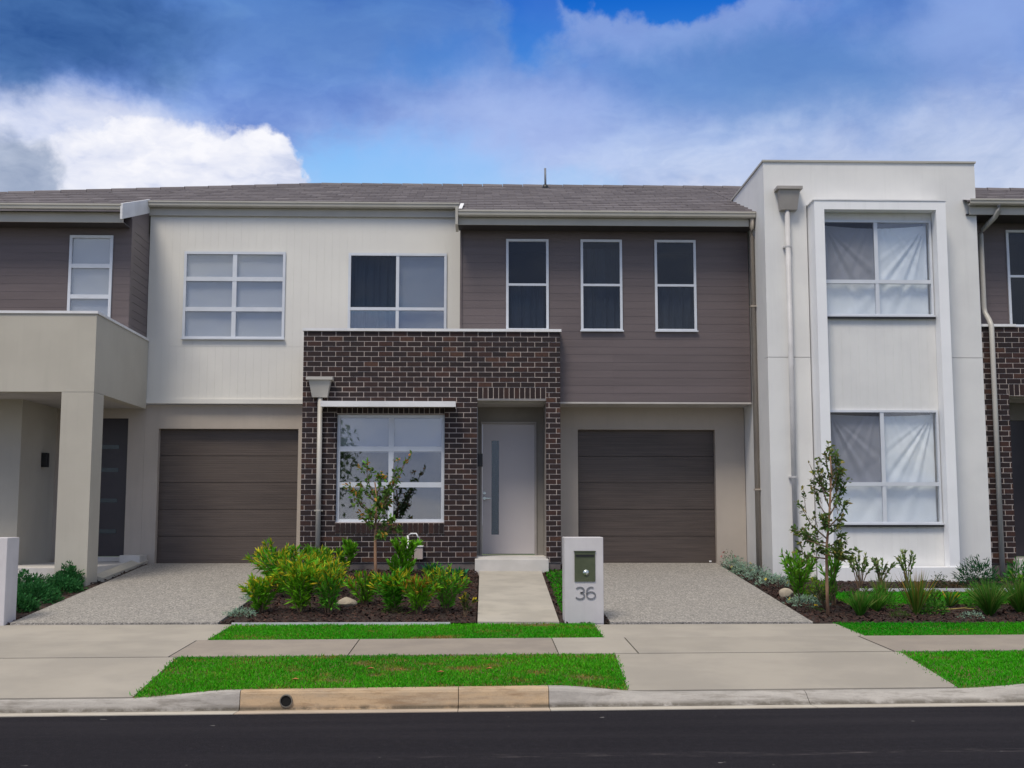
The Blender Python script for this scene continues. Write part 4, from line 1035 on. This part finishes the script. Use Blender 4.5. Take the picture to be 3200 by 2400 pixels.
# ================================================================== PLANTS
def sph(n, zmin=-.2):
    d = RNG.normal(size=(n * 6 + 40, 3)); d /= np.linalg.norm(d, axis=1, keepdims=True); d = d[d[:, 2] > zmin]; return d[:n]
GREEN = (.095, .29, .012); DARKG = (.018, .070, .022); OLIVE = (.055, .095, .020); YEL = (.55, .45, .02); ORA = (.42, .16, .03)
SILV = (.25, .37, .27); LIME = (.17, .38, .02); DEEP = (.012, .050, .018); BLUEG = (.02, .13, .05)
def shrub(x, y, h, w, label, c=GREEN, tipc=None, tipf=.3, n=420, ll=.11, lw=.022, stems=9, group=None, upright=.8, name='shrub', top_only=True, bend=.15, bare=.22):
    z = gz(x, y); t = thing(name, (x, y, z), label, 'shrub', group)
    sb = MB(); bs = []; ds = []; hs_ = []
    per = max(4, n // stems)
    for k in range(stems):
        a = 6.283 * (k + random.random() * .6) / stems; rr = w * .5 * random.uniform(.25, 1.0); hh = h * random.uniform(.72, 1.0) * (1 - .25 * (rr / (w * .5)))
        p0 = np.array([x + random.uniform(-.03, .03), y + random.uniform(-.03, .03), z - .02]); p2 = np.array([x + rr * math.cos(a), y + rr * math.sin(a), z + hh * .93])
        p1 = (p0 + p2) / 2 + np.array([-(p2 - p0)[0] * .12, -(p2 - p0)[1] * .12, .05 * h])
        sb.tube([p0, p1, p2], .009, 5, .004)
        tt = bare + (1 - bare) * RNG.random(per) ** .75; q = np.where(tt[:, None] < .5, p0 + (p1 - p0) * tt[:, None] * 2, p1 + (p2 - p1) * (tt[:, None] - .5) * 2)
        ax = (p2 - p1) / np.linalg.norm(p2 - p1)
        d = sph(per, -1) * (1 - upright) * 1.5 + ax[None] * upright + RNG.normal(0, .28, (per, 3))
        bs.append(q); ds.append(d); hs_.append(tt)
    b = np.concatenate(bs); d = np.concatenate(ds); tt = np.concatenate(hs_); N = len(b)
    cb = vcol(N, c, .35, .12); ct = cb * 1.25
    if tipc is not None:
        m_ = (RNG.random(N) < tipf * np.clip((tt - .55) * 3, 0, 1)); ct[m_] = vcol(m_.sum(), tipc, .3, .15); cb[m_] = cb[m_] * .4 + ct[m_] * .6
    sb.build('stems', M_TWIG, t)
    build_leaves('foliage', [leaf_mesh(b, d, ll * RNG.uniform(.6, 1.25, N), lw * RNG.uniform(.7, 1.3, N), cb, ct, bend)], M_LEAF, t)
    return t
def tuft(x, y, h, w, label, c=GREEN, tipc=None, n=160, lw=.014, group=None, name='strappy_plant', bend=.5, tipf=.3):
    z = gz(x, y); t = thing(name, (x, y, z), label, 'plant', group)
    a = RNG.uniform(0, 6.283, n); sp = RNG.random(n) ** .8 * w * .5 / h
    b = np.column_stack([x + np.cos(a) * .03 * RNG.random(n), y + np.sin(a) * .03 * RNG.random(n), np.full(n, z - .01)])
    d = np.column_stack([np.cos(a) * sp, np.sin(a) * sp, np.full(n, 1.0)]) + RNG.normal(0, .08, (n, 3))
    L = h * RNG.uniform(.6, 1.1, n); cb = vcol(n, c, .35, .12); ct = cb * 1.3
    if tipc is not None:
        m_ = RNG.random(n) < tipf; ct[m_] = vcol(m_.sum(), tipc, .25, .1)
    # two joined segments so that long blades arch
    v1 = leaf_mesh(b, d, L, lw * RNG.uniform(.7, 1.3, n), cb, ct, bend)
    build_leaves('blades', [v1], M_LEAF, t); return t
def mound(x, y, h, w, label, c=SILV, n=700, ll=.035, lw=.010, group=None, name='groundcover_plant', flowers=0, fc=YEL, wy=None, tipc=None):
    z = gz(x, y); t = thing(name, (x, y, z), label, 'plant', group); wy = wy or w
    d = sph(n, -.05); n = len(d); r = RNG.uniform(.55, 1.0, (n, 1)) ; lump = 1 + .22 * smooth_noise(d[:, 0] * 3, d[:, 1] * 3 + d[:, 2] * 2, 2.2, int(abs(x * 100)) + 1)[:, None]
    b = np.array([x, y, z]) + d * r * lump * np.array([w / 2, wy / 2, h])
    dd_ = d + RNG.normal(0, .5, (n, 3)) + np.array([0, 0, .3]); cb = vcol(n, c, .3, .1)
    ct = cb * 1.2
    if tipc is not None: m_ = RNG.random(n) < .2; ct[m_] = vcol(m_.sum(), tipc, .2, .1)
    parts = [leaf_mesh(b, dd_, ll * RNG.uniform(.6, 1.3, n), lw * RNG.uniform(.7, 1.3, n), cb, ct, .1)]
    build_leaves('foliage', parts, M_LEAF, t)
    if flowers:
        k = flowers; d2 = sph(k, .45); k = len(d2); b2 = np.array([x, y, z]) + d2 * np.array([w / 2, wy / 2, h]) * 1.05; fb = []; fd = []
        for p, q in zip(b2, d2):
            for j in range(6):
                a = j * 1.047; u = np.cross(q, [0, 0, 1.0]) + 1e-3; u /= np.linalg.norm(u); v_ = np.cross(q, u); fb.append(p); fd.append(u * math.cos(a) + v_ * math.sin(a) + q * .4)
        fb = np.array(fb); fd = np.array(fd); m_ = len(fb); cc = vcol(m_, fc, .12, .05)
        build_leaves('flowers', [leaf_mesh(fb, fd, np.full(m_, .03), np.full(m_, .016), cc, cc, 0)], M_LEAF, t)
    return t
def limb_tree(name, x, y, label, hts, branches, n_per, ll, lw, c, tipc, tipf, r0=.028, stake=None, spread=.10, slim=1.0):
    """trunk polyline hts [(dx, z)], branches [(z0, dx, dy, dz, reach)] with leaves along each"""
    z = gz(x, y); t = thing(name, (x, y, z), label, 'tree')
    tp = [(x + dx, y + dy, zz) for dx, dy, zz in hts]
    MB().tube(tp, r0, 9, r0 * .35).build('trunk', M_BARK, t, True)
    lb = MB(); bs = []; ds = []; tts = []
    def tr_at(zz):
        for a, b in zip(tp, tp[1:]):
            if a[2] <= zz <= b[2]: k = (zz - a[2]) / (b[2] - a[2]); return np.array([a[i] + (b[i] - a[i]) * k for i in range(3)])
        return np.array(tp[-1])
    for (z0, dx, dy, dz, k) in branches:
        dx, dy = dx * slim, dy * slim; p0 = tr_at(z0); p2 = p0 + np.array([dx, dy, dz]); p1 = (p0 + p2) / 2 + np.array([dx * .12, dy * .12, -.03])
        lb.tube([p0, p1, p2], .011, 6, .003)
        tw = [(p0, p1, p2)]
        for s_ in range(3):
            u = random.uniform(.35, .85); q0 = p0 + (p2 - p0) * u; q2 = q0 + (p2 - p0) * random.uniform(.2, .4) + np.array([random.gauss(0, spread), random.gauss(0, spread), random.gauss(.02, spread)])
            lb.tube([q0, (q0 + q2) / 2, q2], .005, 5, .002); tw.append((q0, (q0 + q2) / 2, q2))
        for i_, (a, b, cc) in enumerate(tw):
            m_ = int(n_per * k * (.45 if i_ == 0 else .22)); tt = RNG.random(m_) ** .8 * .85 + .15
            q = np.where(tt[:, None] < .5, a + (b - a) * tt[:, None] * 2, b + (cc - b) * (tt[:, None] - .5) * 2) + RNG.normal(0, .012, (m_, 3))
            ax = (cc - a) / (np.linalg.norm(cc - a) + 1e-6)
            bs.append(q); ds.append(ax[None] * .55 + RNG.normal(0, .55, (m_, 3)) + np.array([0, 0, .05])); tts.append(tt * (1 if i_ else .9))
    lb.build('limbs', M_TWIG, t)
    b = np.concatenate(bs); d = np.concatenate(ds); tt = np.concatenate(tts); N = len(b)
    cb = vcol(N, c, .4, .15); ct = cb * 1.1
    if tipc is not None:
        m_ = RNG.random(N) < tipf * np.clip((tt - .6) * 3, 0, 1); ct[m_] = vcol(m_.sum(), tipc, .3, .15); cb[m_] = ct[m_] * .8
    build_leaves('crown', [leaf_mesh(b, d, ll * RNG.uniform(.65, 1.25, N), lw * RNG.uniform(.75, 1.25, N), cb, ct, .35)], M_LEAF, t)
    return t
z0 = gz(-1.49, 18.0)
limb_tree('young_tree', -1.49, 18.0, 'young tree with orange tipped leaves in front of the brick wall window',
    [(0, 0, z0 - .05), (-.03, 0, 1.0), (-.035, 0, 1.45), (-.02, 0, 1.9), (-.05, .0, 2.15)],
    [(1.40, .42, .05, .10, .8), (1.42, .30, -.10, .22, 1.1), (1.5, -.30, .05, .20, 1.0), (1.5, .22, .1, .40, 1.2), (1.62, -.42, -.05, .42, 1.0), (1.65, -.52, .1, .50, .8), (1.62, .34, .0, .55, 1.1),
     (1.7, .55, -.05, .78, .8), (1.75, .40, .08, .60, 1.0), (1.85, -.22, 0, .58, 1.0), (1.85, -.30, .05, .30, 1.0), (1.95, .12, -.06, .35, 1.0), (1.55, .1, -.2, .3, 1.3), (1.45, -.1, -.18, .25, 1.2), (1.35, .15, -.1, .05, 1.2)],
    58, .080, .033, (.10, .20, .035), (.50, .26, .05), .42, spread=.075, slim=.8)
z0 = gz(4.48, 15.6)
limb_tree('young_tree', 4.48, 15.6, 'slender young tree with dark olive leaves before the white tower',
    [(.0, 0, z0 - .05), (.0, 0, .8), (.005, 0, 1.2), (.06, 0, 1.7), (.10, 0, 2.2), (.09, 0, 2.42)],
    [(1.10, -.38, 0, .12, 1.1), (1.15, .30, -.05, -.05, 1.1), (1.18, .38, .05, .05, .9), (1.25, -.46, -.05, .25, 1.1), (1.25, .25, .1, .15, 1.2), (1.3, -.25, .1, .10, 1.2), (1.35, -.33, 0, .42, 1.0), (1.4, .18, -.1, .25, 1.2),
     (1.45, -.10, -.15, .2, 1.3), (1.5, .25, 0, .35, 1.1), (1.6, -.18, .05, .45, 1.0), (1.65, .20, .05, .42, 1.1), (1.75, -.12, 0, .45, 1.0), (1.8, .16, 0, .40, 1.1), (1.9, -.26, 0, .42, .7), (1.95, .12, -.05, .40, 1.0), (2.05, -.06, 0, .42, .8), (2.1, .10, 0, .34, .9), (2.25, 0, .05, .28, .8), (1.2, -.15, -.2, .05, 1.3), (1.2, .12, -.2, -.02, 1.3)],
    56, .070, .032, (.085, .145, .034), (.26, .24, .06), .55, .024, spread=.075)
g36 = 'yellow tipped shrubs in the bed below the brick wall'
SH = [(-2.80, 15.75, .50, .42, 'bushy yellow tipped shrub at the corner of left driveway, frontmost of its bed', .8), (-2.66, 17.1, .82, .72, 'tallest yellow tipped shrub beside the left driveway, in front of the rainwater pipe', 1.2), (-2.26, 15.7, .78, .52, 'second yellow tipped shrub from the left driveway along the bed front', 1.1),
      (-1.90, 15.65, .70, .42, 'narrow yellow tipped shrub just left of the pale rock', .9), (-1.52, 16.4, .48, .42, 'low orange tipped shrub right of the pale rock below the young tree', .7), (-1.08, 15.8, .58, .42, 'green shrub between the young tree and the door path, third from the path', .8),
      (-.76, 15.68, .54, .40, 'green shrub with orange tips, second from the concrete door path', .8), (-.42, 15.8, .64, .42, 'tall yellow tipped shrub next to the concrete door path', .9), (-2.98, 17.95, .72, .62, 'yellow tipped shrub in front of the left garage door edge', .9), (-2.20, 17.4, .66, .55, 'yellow tipped shrub in the second row behind the pale rock', .9)]
GM = [(.12, .34, .014), (.07, .27, .014), (.15, .38, .018), (.09, .30, .022)]
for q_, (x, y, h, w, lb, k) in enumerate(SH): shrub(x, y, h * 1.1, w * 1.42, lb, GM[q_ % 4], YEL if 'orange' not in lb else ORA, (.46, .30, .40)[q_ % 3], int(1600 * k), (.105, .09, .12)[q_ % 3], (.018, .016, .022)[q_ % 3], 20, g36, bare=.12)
shrub(-.16, 15.45, .38, .24, 'small sparse shrub at the very edge of the door path', OLIVE, YEL, .5, 150, .07, .018, 6)
shrub(-1.20, 19.6, .78, .46, 'tall leafy shrub against the brick wall under the right half of the window', GREEN, LIME, .5, 380, .13, .032, 7)
shrub(-2.12, 19.95, .62, .40, 'leafy shrub against the brick wall under the left half of the window', GREEN, LIME, .5, 340, .12, .03, 7)
shrub(-2.6, 19.6, .55, .55, 'leafy shrub at the foot of the rainwater pipe', GREEN, LIME, .5, 340, .12, .03, 7)
shrub(-1.20, 18.6, .50, .5, 'green shrub behind the young tree trunk', GREEN, None, 0, 300, .12, .03, 8)
tuft(-.72, 19.3, .42, .62, 'broad leaved bright green clump left of the door step', BLUEG, LIME, 70, .07, bend=.7)
tuft(-.30, 19.2, .32, .40, 'small broad leaved green clump nearest the door step', BLUEG, None, 50, .06, bend=.7)
mound(-3.02, 16.75, .13, .45, 'silver green groundcover behind the frontmost shrub by the left driveway', SILV, 420)
mound(-2.98, 15.5, .10, .42, 'silver green groundcover at the front corner by the left driveway', SILV, 420, wy=.5)
mound(-.75, 17.6, .16, .35, 'small silvery groundcover in the middle of the bed below the brick wall', SILV, 300)
mound(-.30, 17.9, .20, .45, 'low reddish brown plant beside the door path', (.10, .035, .02), 300, tipc=(.25, .08, .03))
mound(-1.1, 15.75, .10, .30, 'tiny dull green plant at the front of the bed below the brick wall', OLIVE, 200)
def rock(x, y, w, d, h, label):
    bm = bmesh.new(); bmesh.ops.create_icosphere(bm, subdivisions=3, radius=.5)
    rg = np.random.default_rng(int(abs(x * 977)))
    k = rg.normal(size=(9, 3)); k /= np.linalg.norm(k, axis=1, keepdims=True)
    for v in bm.verts:
        p = np.array(v.co)
        for q in k:
            s = p @ q - .38
            if s > 0: p = p - q * s * .85
        v.co = p
    me = bpy.data.meshes.new('rock'); bm.to_mesh(me); bm.free(); me.materials.append(M_ROCK)
    o = bpy.data.objects.new('rock', me); o.scale = (w, d, h * 1.5); o.location = (x, y, gz(x, y) + h * .3); link(o); tag(o, label, 'rock')
rock(-1.75, 16.3, .30, .22, .12, 'pale flat sandstone rock among shrubs below the brick wall')
rock(4.36, 17.25, .22, .2, .12, 'small grey rock beside the right driveway')
# tap, white standpipe and terracotta-pale pot by the wall
tp = thing('garden_tap', (-1.17, 20.2, .75), 'white standpipe with garden tap on the brick wall under the window', 'tap')
MB().tube([(-1.17, 20.19, .7), (-1.17, 20.19, 1.34)], .018, 8).build('pipe', M_CAP, tp, True)
MB().tube([(-1.17, 20.19, 1.33), (-1.12, 20.16, 1.37), (-1.03, 20.13, 1.37), (-.99, 20.11, 1.30)], .013, 8).build('tap_head', M_CAP, tp, True)
hr = thing('meter_box', (-.99, 20.2, .98), 'pale pinkish box with lid fixed low on the brick wall beside the white standpipe', 'meter box')
M_PINK = mat('pale_plastic', (.50, .42, .39), None, 5, .6)
MB().box(-1.06, -.92, 20.10, 20.248, .95, 1.15).build('body', M_PINK, hr, bevel=.008)
MB().box(-1.07, -.91, 20.085, 20.249, 1.1505, 1.175).build('lid', M_CAP, hr, bevel=.005)

# right bed
sgr = 'silver groundcovers along the right driveway edge'
for i, (x, y, w, h, lb, fl) in enumerate([(4.33, 20.55, .42, .20, 'silver green groundcover farthest up the right driveway, below pink blooms', 0), (4.34, 19.9, .46, .19, 'second silver groundcover from the garage along the right driveway', 2), (4.40, 19.15, .55, .20, 'third silver groundcover from the garage along the right driveway', 1), (4.48, 18.4, .55, .20, 'fourth silver groundcover from the garage, beside the yellow flower', 3), (4.44, 16.45, .55, .14, 'silver groundcover clump behind the slender young tree by the driveway', 2)]):
    mound(x, y, h, w, lb, SILV, 520, .045, .012, sgr, flowers=fl, fc=(.75, .62, .12), wy=w * 1.2)
mound(4.27, 20.75, .30, .3, 'small plant with pink blooms at the foot of the garage wall', (.05, .12, .05), 150, flowers=5, fc=(.55, .22, .20))
mound(4.80, 18.35, .12, .28, 'yellow daisy clump in mulch at the foot of the tower corner', (.04, .10, .02), 160, flowers=12, fc=(.80, .62, .01))
mound(4.40, 15.9, .08, .2, 'tiny plant with one yellow bloom near the slender tree base', OLIVE, 80, flowers=2, fc=(.75, .5, .02))
shrub(4.40, 16.7, 0.92, 0.60, 'tall upright green shrub left of the slender tree trunk', (.10, .29, .018), LIME, .5, 760, .10, .024, 14, upright=.85, bare=.1)
shrub(4.82, 16.5, 0.92, 0.34, 'tall narrow green shrub right of the slender tree trunk', (.08, .25, .018), LIME, .4, 420, .10, .024, 9, upright=.9, bare=.1)
shrub(4.60, 16.2, 0.40, 0.55, 'low bushy olive shrub just behind the slender tree base', OLIVE, LIME, .3, 380, .07, .012, 12)
shrub(5.73, 18.2, 0.66, 0.52, 'open branched shrub with pale leaves before the tower surround, leftmost of three', (.10, .19, .04), (.36, .42, .16), .6, 340, .065, .024, 9, bare=.4)
shrub(6.05, 18.25, 0.54, 0.60, 'wispy branched shrub between two taller ones before the tower window surround', (.09, .17, .05), (.36, .41, .18), .5, 320, .06, .022, 10, bare=.35)
shrub(6.42, 18.15, 0.76, 0.42, 'tallest open branched shrub before the tower surround, rightmost of three', (.10, .19, .04), (.36, .42, .16), .6, 240, .065, .024, 6, bare=.4)
tuft(5.66, 15.70, 0.68, 0.55, 'strappy green and orange plant standing in front of the small lawn', (.07, .16, .02), (.42, .24, .05), 130, .014, bend=.25, tipf=.3)
tuft(4.89, 15.57, 0.47, 0.55, 'feathery dark green grass clump right of the slender tree base', (.05, .19, .018), (.35, .30, .10), 380, .009, tipf=.15)
tuft(5.22, 15.95, 0.40, 0.55, 'feathery green grass clump, second to the right of the slender tree', (.06, .21, .018), (.35, .30, .10), 320, .009, tipf=.15)
tuft(5.49, 16.5, 0.50, 0.42, 'straw tipped grass clump at the left end of the small lawn', (.09, .15, .03), (.45, .36, .12), 130, .009, bend=.3)
tuft(6.36, 16.39, 0.35, 0.81, 'spiky arching plant in the mulch before the small lawn', (.04, .13, .02), YEL, 46, .028, bend=.5)
tuft(6.58, 15.6, 0.65, 0.86, 'large arching dark green grass clump near the right edge', (.05, .16, .018), (.28, .28, .08), 560, .009, tipf=.2, bend=.55)
tuft(7.08, 15.8, 0.66, 0.86, 'largest arching grass clump cut by the right edge of the bed', (.05, .155, .016), (.28, .28, .08), 560, .009, tipf=.2, bend=.5)
tuft(6.95, 16.5, 0.53, 0.72, 'dark green grass clump behind the two large ones', (.04, .15, .016), None, 360, .009, bend=.5)
mound(7.64, 18.5, 0.40, 0.65, 'round dark green spiky shrub at the right foot of the white tower', (.015, .075, .025), 700, .10, .014)
mound(6.91, 18.15, 0.24, 0.26, 'small round dark shrub at the foot of the tower surround', (.04, .075, .02), 240, .04, .012)
mound(7.08, 18.0, 0.14, 0.42, 'low reddish green groundcover between two dark shrubs by the tower', (.06, .06, .02), 240, .04, .012, tipc=(.25, .05, .03))
mound(8.45, 18.95, 0.31, 0.39, 'bright green leafy shrub before the right brick wall', (.04, .18, .03), 260, .09, .02)
shrub(5.06, 16.05, .36, .46, 'olive feathery shrub between the slender tree and the small lawn', OLIVE, LIME, .3, 420, .06, .010, 14, bare=.1)
shrub(6.02, 16.15, .34, .44, 'soft green shrub with lime tips in the middle of the right bed', (.06, .18, .02), LIME, .5, 420, .07, .014, 13, bare=.1)
shrub(7.35, 16.3, .62, .60, 'bushy green shrub at the far right end of the bed', (.05, .17, .02), LIME, .4, 520, .09, .018, 14, bare=.1)
mound(5.35, 15.45, .10, .30, 'flat dull green groundcover at the front edge of the right bed', OLIVE, 220, .03, .012)
mound(6.25, 15.4, .08, .34, 'flat pale groundcover at the front edge near the dry branch', SILV, 200, .03, .010)
mound(5.40, 16.25, .26, .44, 'low soft green mound between the two feathery grass clumps and the lawn', (.06, .21, .02), 620, .05, .014, tipc=LIME)
mound(5.90, 15.75, .20, .36, 'small leafy green mound just right of the strappy orange plant', (.05, .18, .02), 480, .05, .014, tipc=LIME)
mound(6.75, 16.25, .30, .46, 'rounded green mound behind the large arching grass near the right edge', (.05, .19, .02), 620, .055, .015, tipc=LIME)
mound(4.72, 16.95, .30, .40, 'rounded yellow green mound behind the slender tree beside the upright shrubs', (.11, .27, .02), 560, .055, .015, tipc=YEL)
tg = [(5.98, 15.95, .0), (6.12, 15.92, .01), (6.25, 15.96, .01), (6.40, 15.98, .02), (6.52, 15.95, .01)]
fb = thing('fallen_branch', (6.2, 15.95, gz(6.2, 15.95)), 'dry yellow branch lying on the mulch before the small lawn', 'branch')
MB().tube([(a, b, gz(a, b) + .02 + c) for a, b, c in tg], .009, 6, .004).build('stick', mat('dry_wood', (.48, .38, .12), None, 5, .8), fb)

# left bed beside the left driveway
LB = [(-6.25, 15.7, .42, .7, 'dark green groundcover clump behind the left letterbox'), (-5.98, 16.6, .36, .7, 'dark green groundcover clump, second from the left letterbox'), (-6.35, 17.3, .46, .8, 'dark green groundcover clump against the porch step left of the pillar'), (-5.95, 17.6, .30, .62, 'dark green groundcover clump beside the driveway before the pillar'), (-6.0, 18.05, .42, .4, 'dark green sprig standing at the foot of the portico pillar'), (-6.7, 16.5, .42, .8, 'dark green groundcover clump deep in the left bed'), (-5.92, 15.9, .26, .5, 'low dark green groundcover nearest the left driveway edge')]
for x, y, h, w, lb in LB: mound(x, y, h * .75, w, lb, (.028, .125, .034), 2000, .05, .018, 'dark groundcovers beside the left driveway')

# fallen leaves on the verge
for i, (x, y, lb) in enumerate([(-1.62, 11.0, 'dry orange leaf on verge grass above the pipe outlet'), (-1.0, 11.5, 'dry brown leaf lying mid verge left of the kerb joint'), (-.35, 11.3, 'dry brown leaf lying mid verge near the kerb joint'), (.1, 11.45, 'dry orange leaf lying on the verge behind the right tan kerb length')]):
    y += K * x; zz = gz(x, y) + .034
    o = raw('fallen_leaf', [(x - .035, y, zz), (x, y - .03, zz + .008), (x + .04, y, zz + .002), (x + .005, y + .03, zz + .010), (x, y, zz - .004)], [(0, 1, 4), (1, 2, 4), (2, 3, 4), (3, 0, 4)], mat('dry_leaf', (.42, .17, .05), (.30, .11, .035), 30, .8))
    tag(o, lb, 'leaf')

# trees on the far side of the street (seen mirrored in the ground floor window)
def far_tree(x, y, h, w, label, n=1500):
    t = thing('street_tree', (x, y, 0), label, 'tree', 'trees across the street')
    MB().tube([(x, y, -.1), (x + .1, y, h * .3), (x, y + .1, h * .6)], .16, 8, .08).build('trunk', M_BARK, t, True)
    b = []; rg = np.random.default_rng(int(abs(x) * 10))
    for k in range(26):
        d = rg.normal(size=3); d /= np.linalg.norm(d); c = np.array([x, y, h * .64]) + d * np.array([w * .42, w * .42, h * .30]) * rg.random() ** .4
        b.append(c + rg.normal(0, w * .09, (n // 26, 3)))
    b = np.concatenate(b); N = len(b); cb = vcol(N, (.16, .24, .09), .4, .12)
    build_leaves('crown', [leaf_mesh(b, RNG.normal(size=(N, 3)), np.full(N, .28), np.full(N, .14), cb, cb * 1.1, .2)], M_LEAF, t)
far_tree(-7.2, -13.0, 6.5, 4.2, 'broad street tree mirrored in the ground floor window')
far_tree(1.4, -15.0, 4.6, 3.6, 'low bushy tree mirrored in the right panes of the ground floor window')
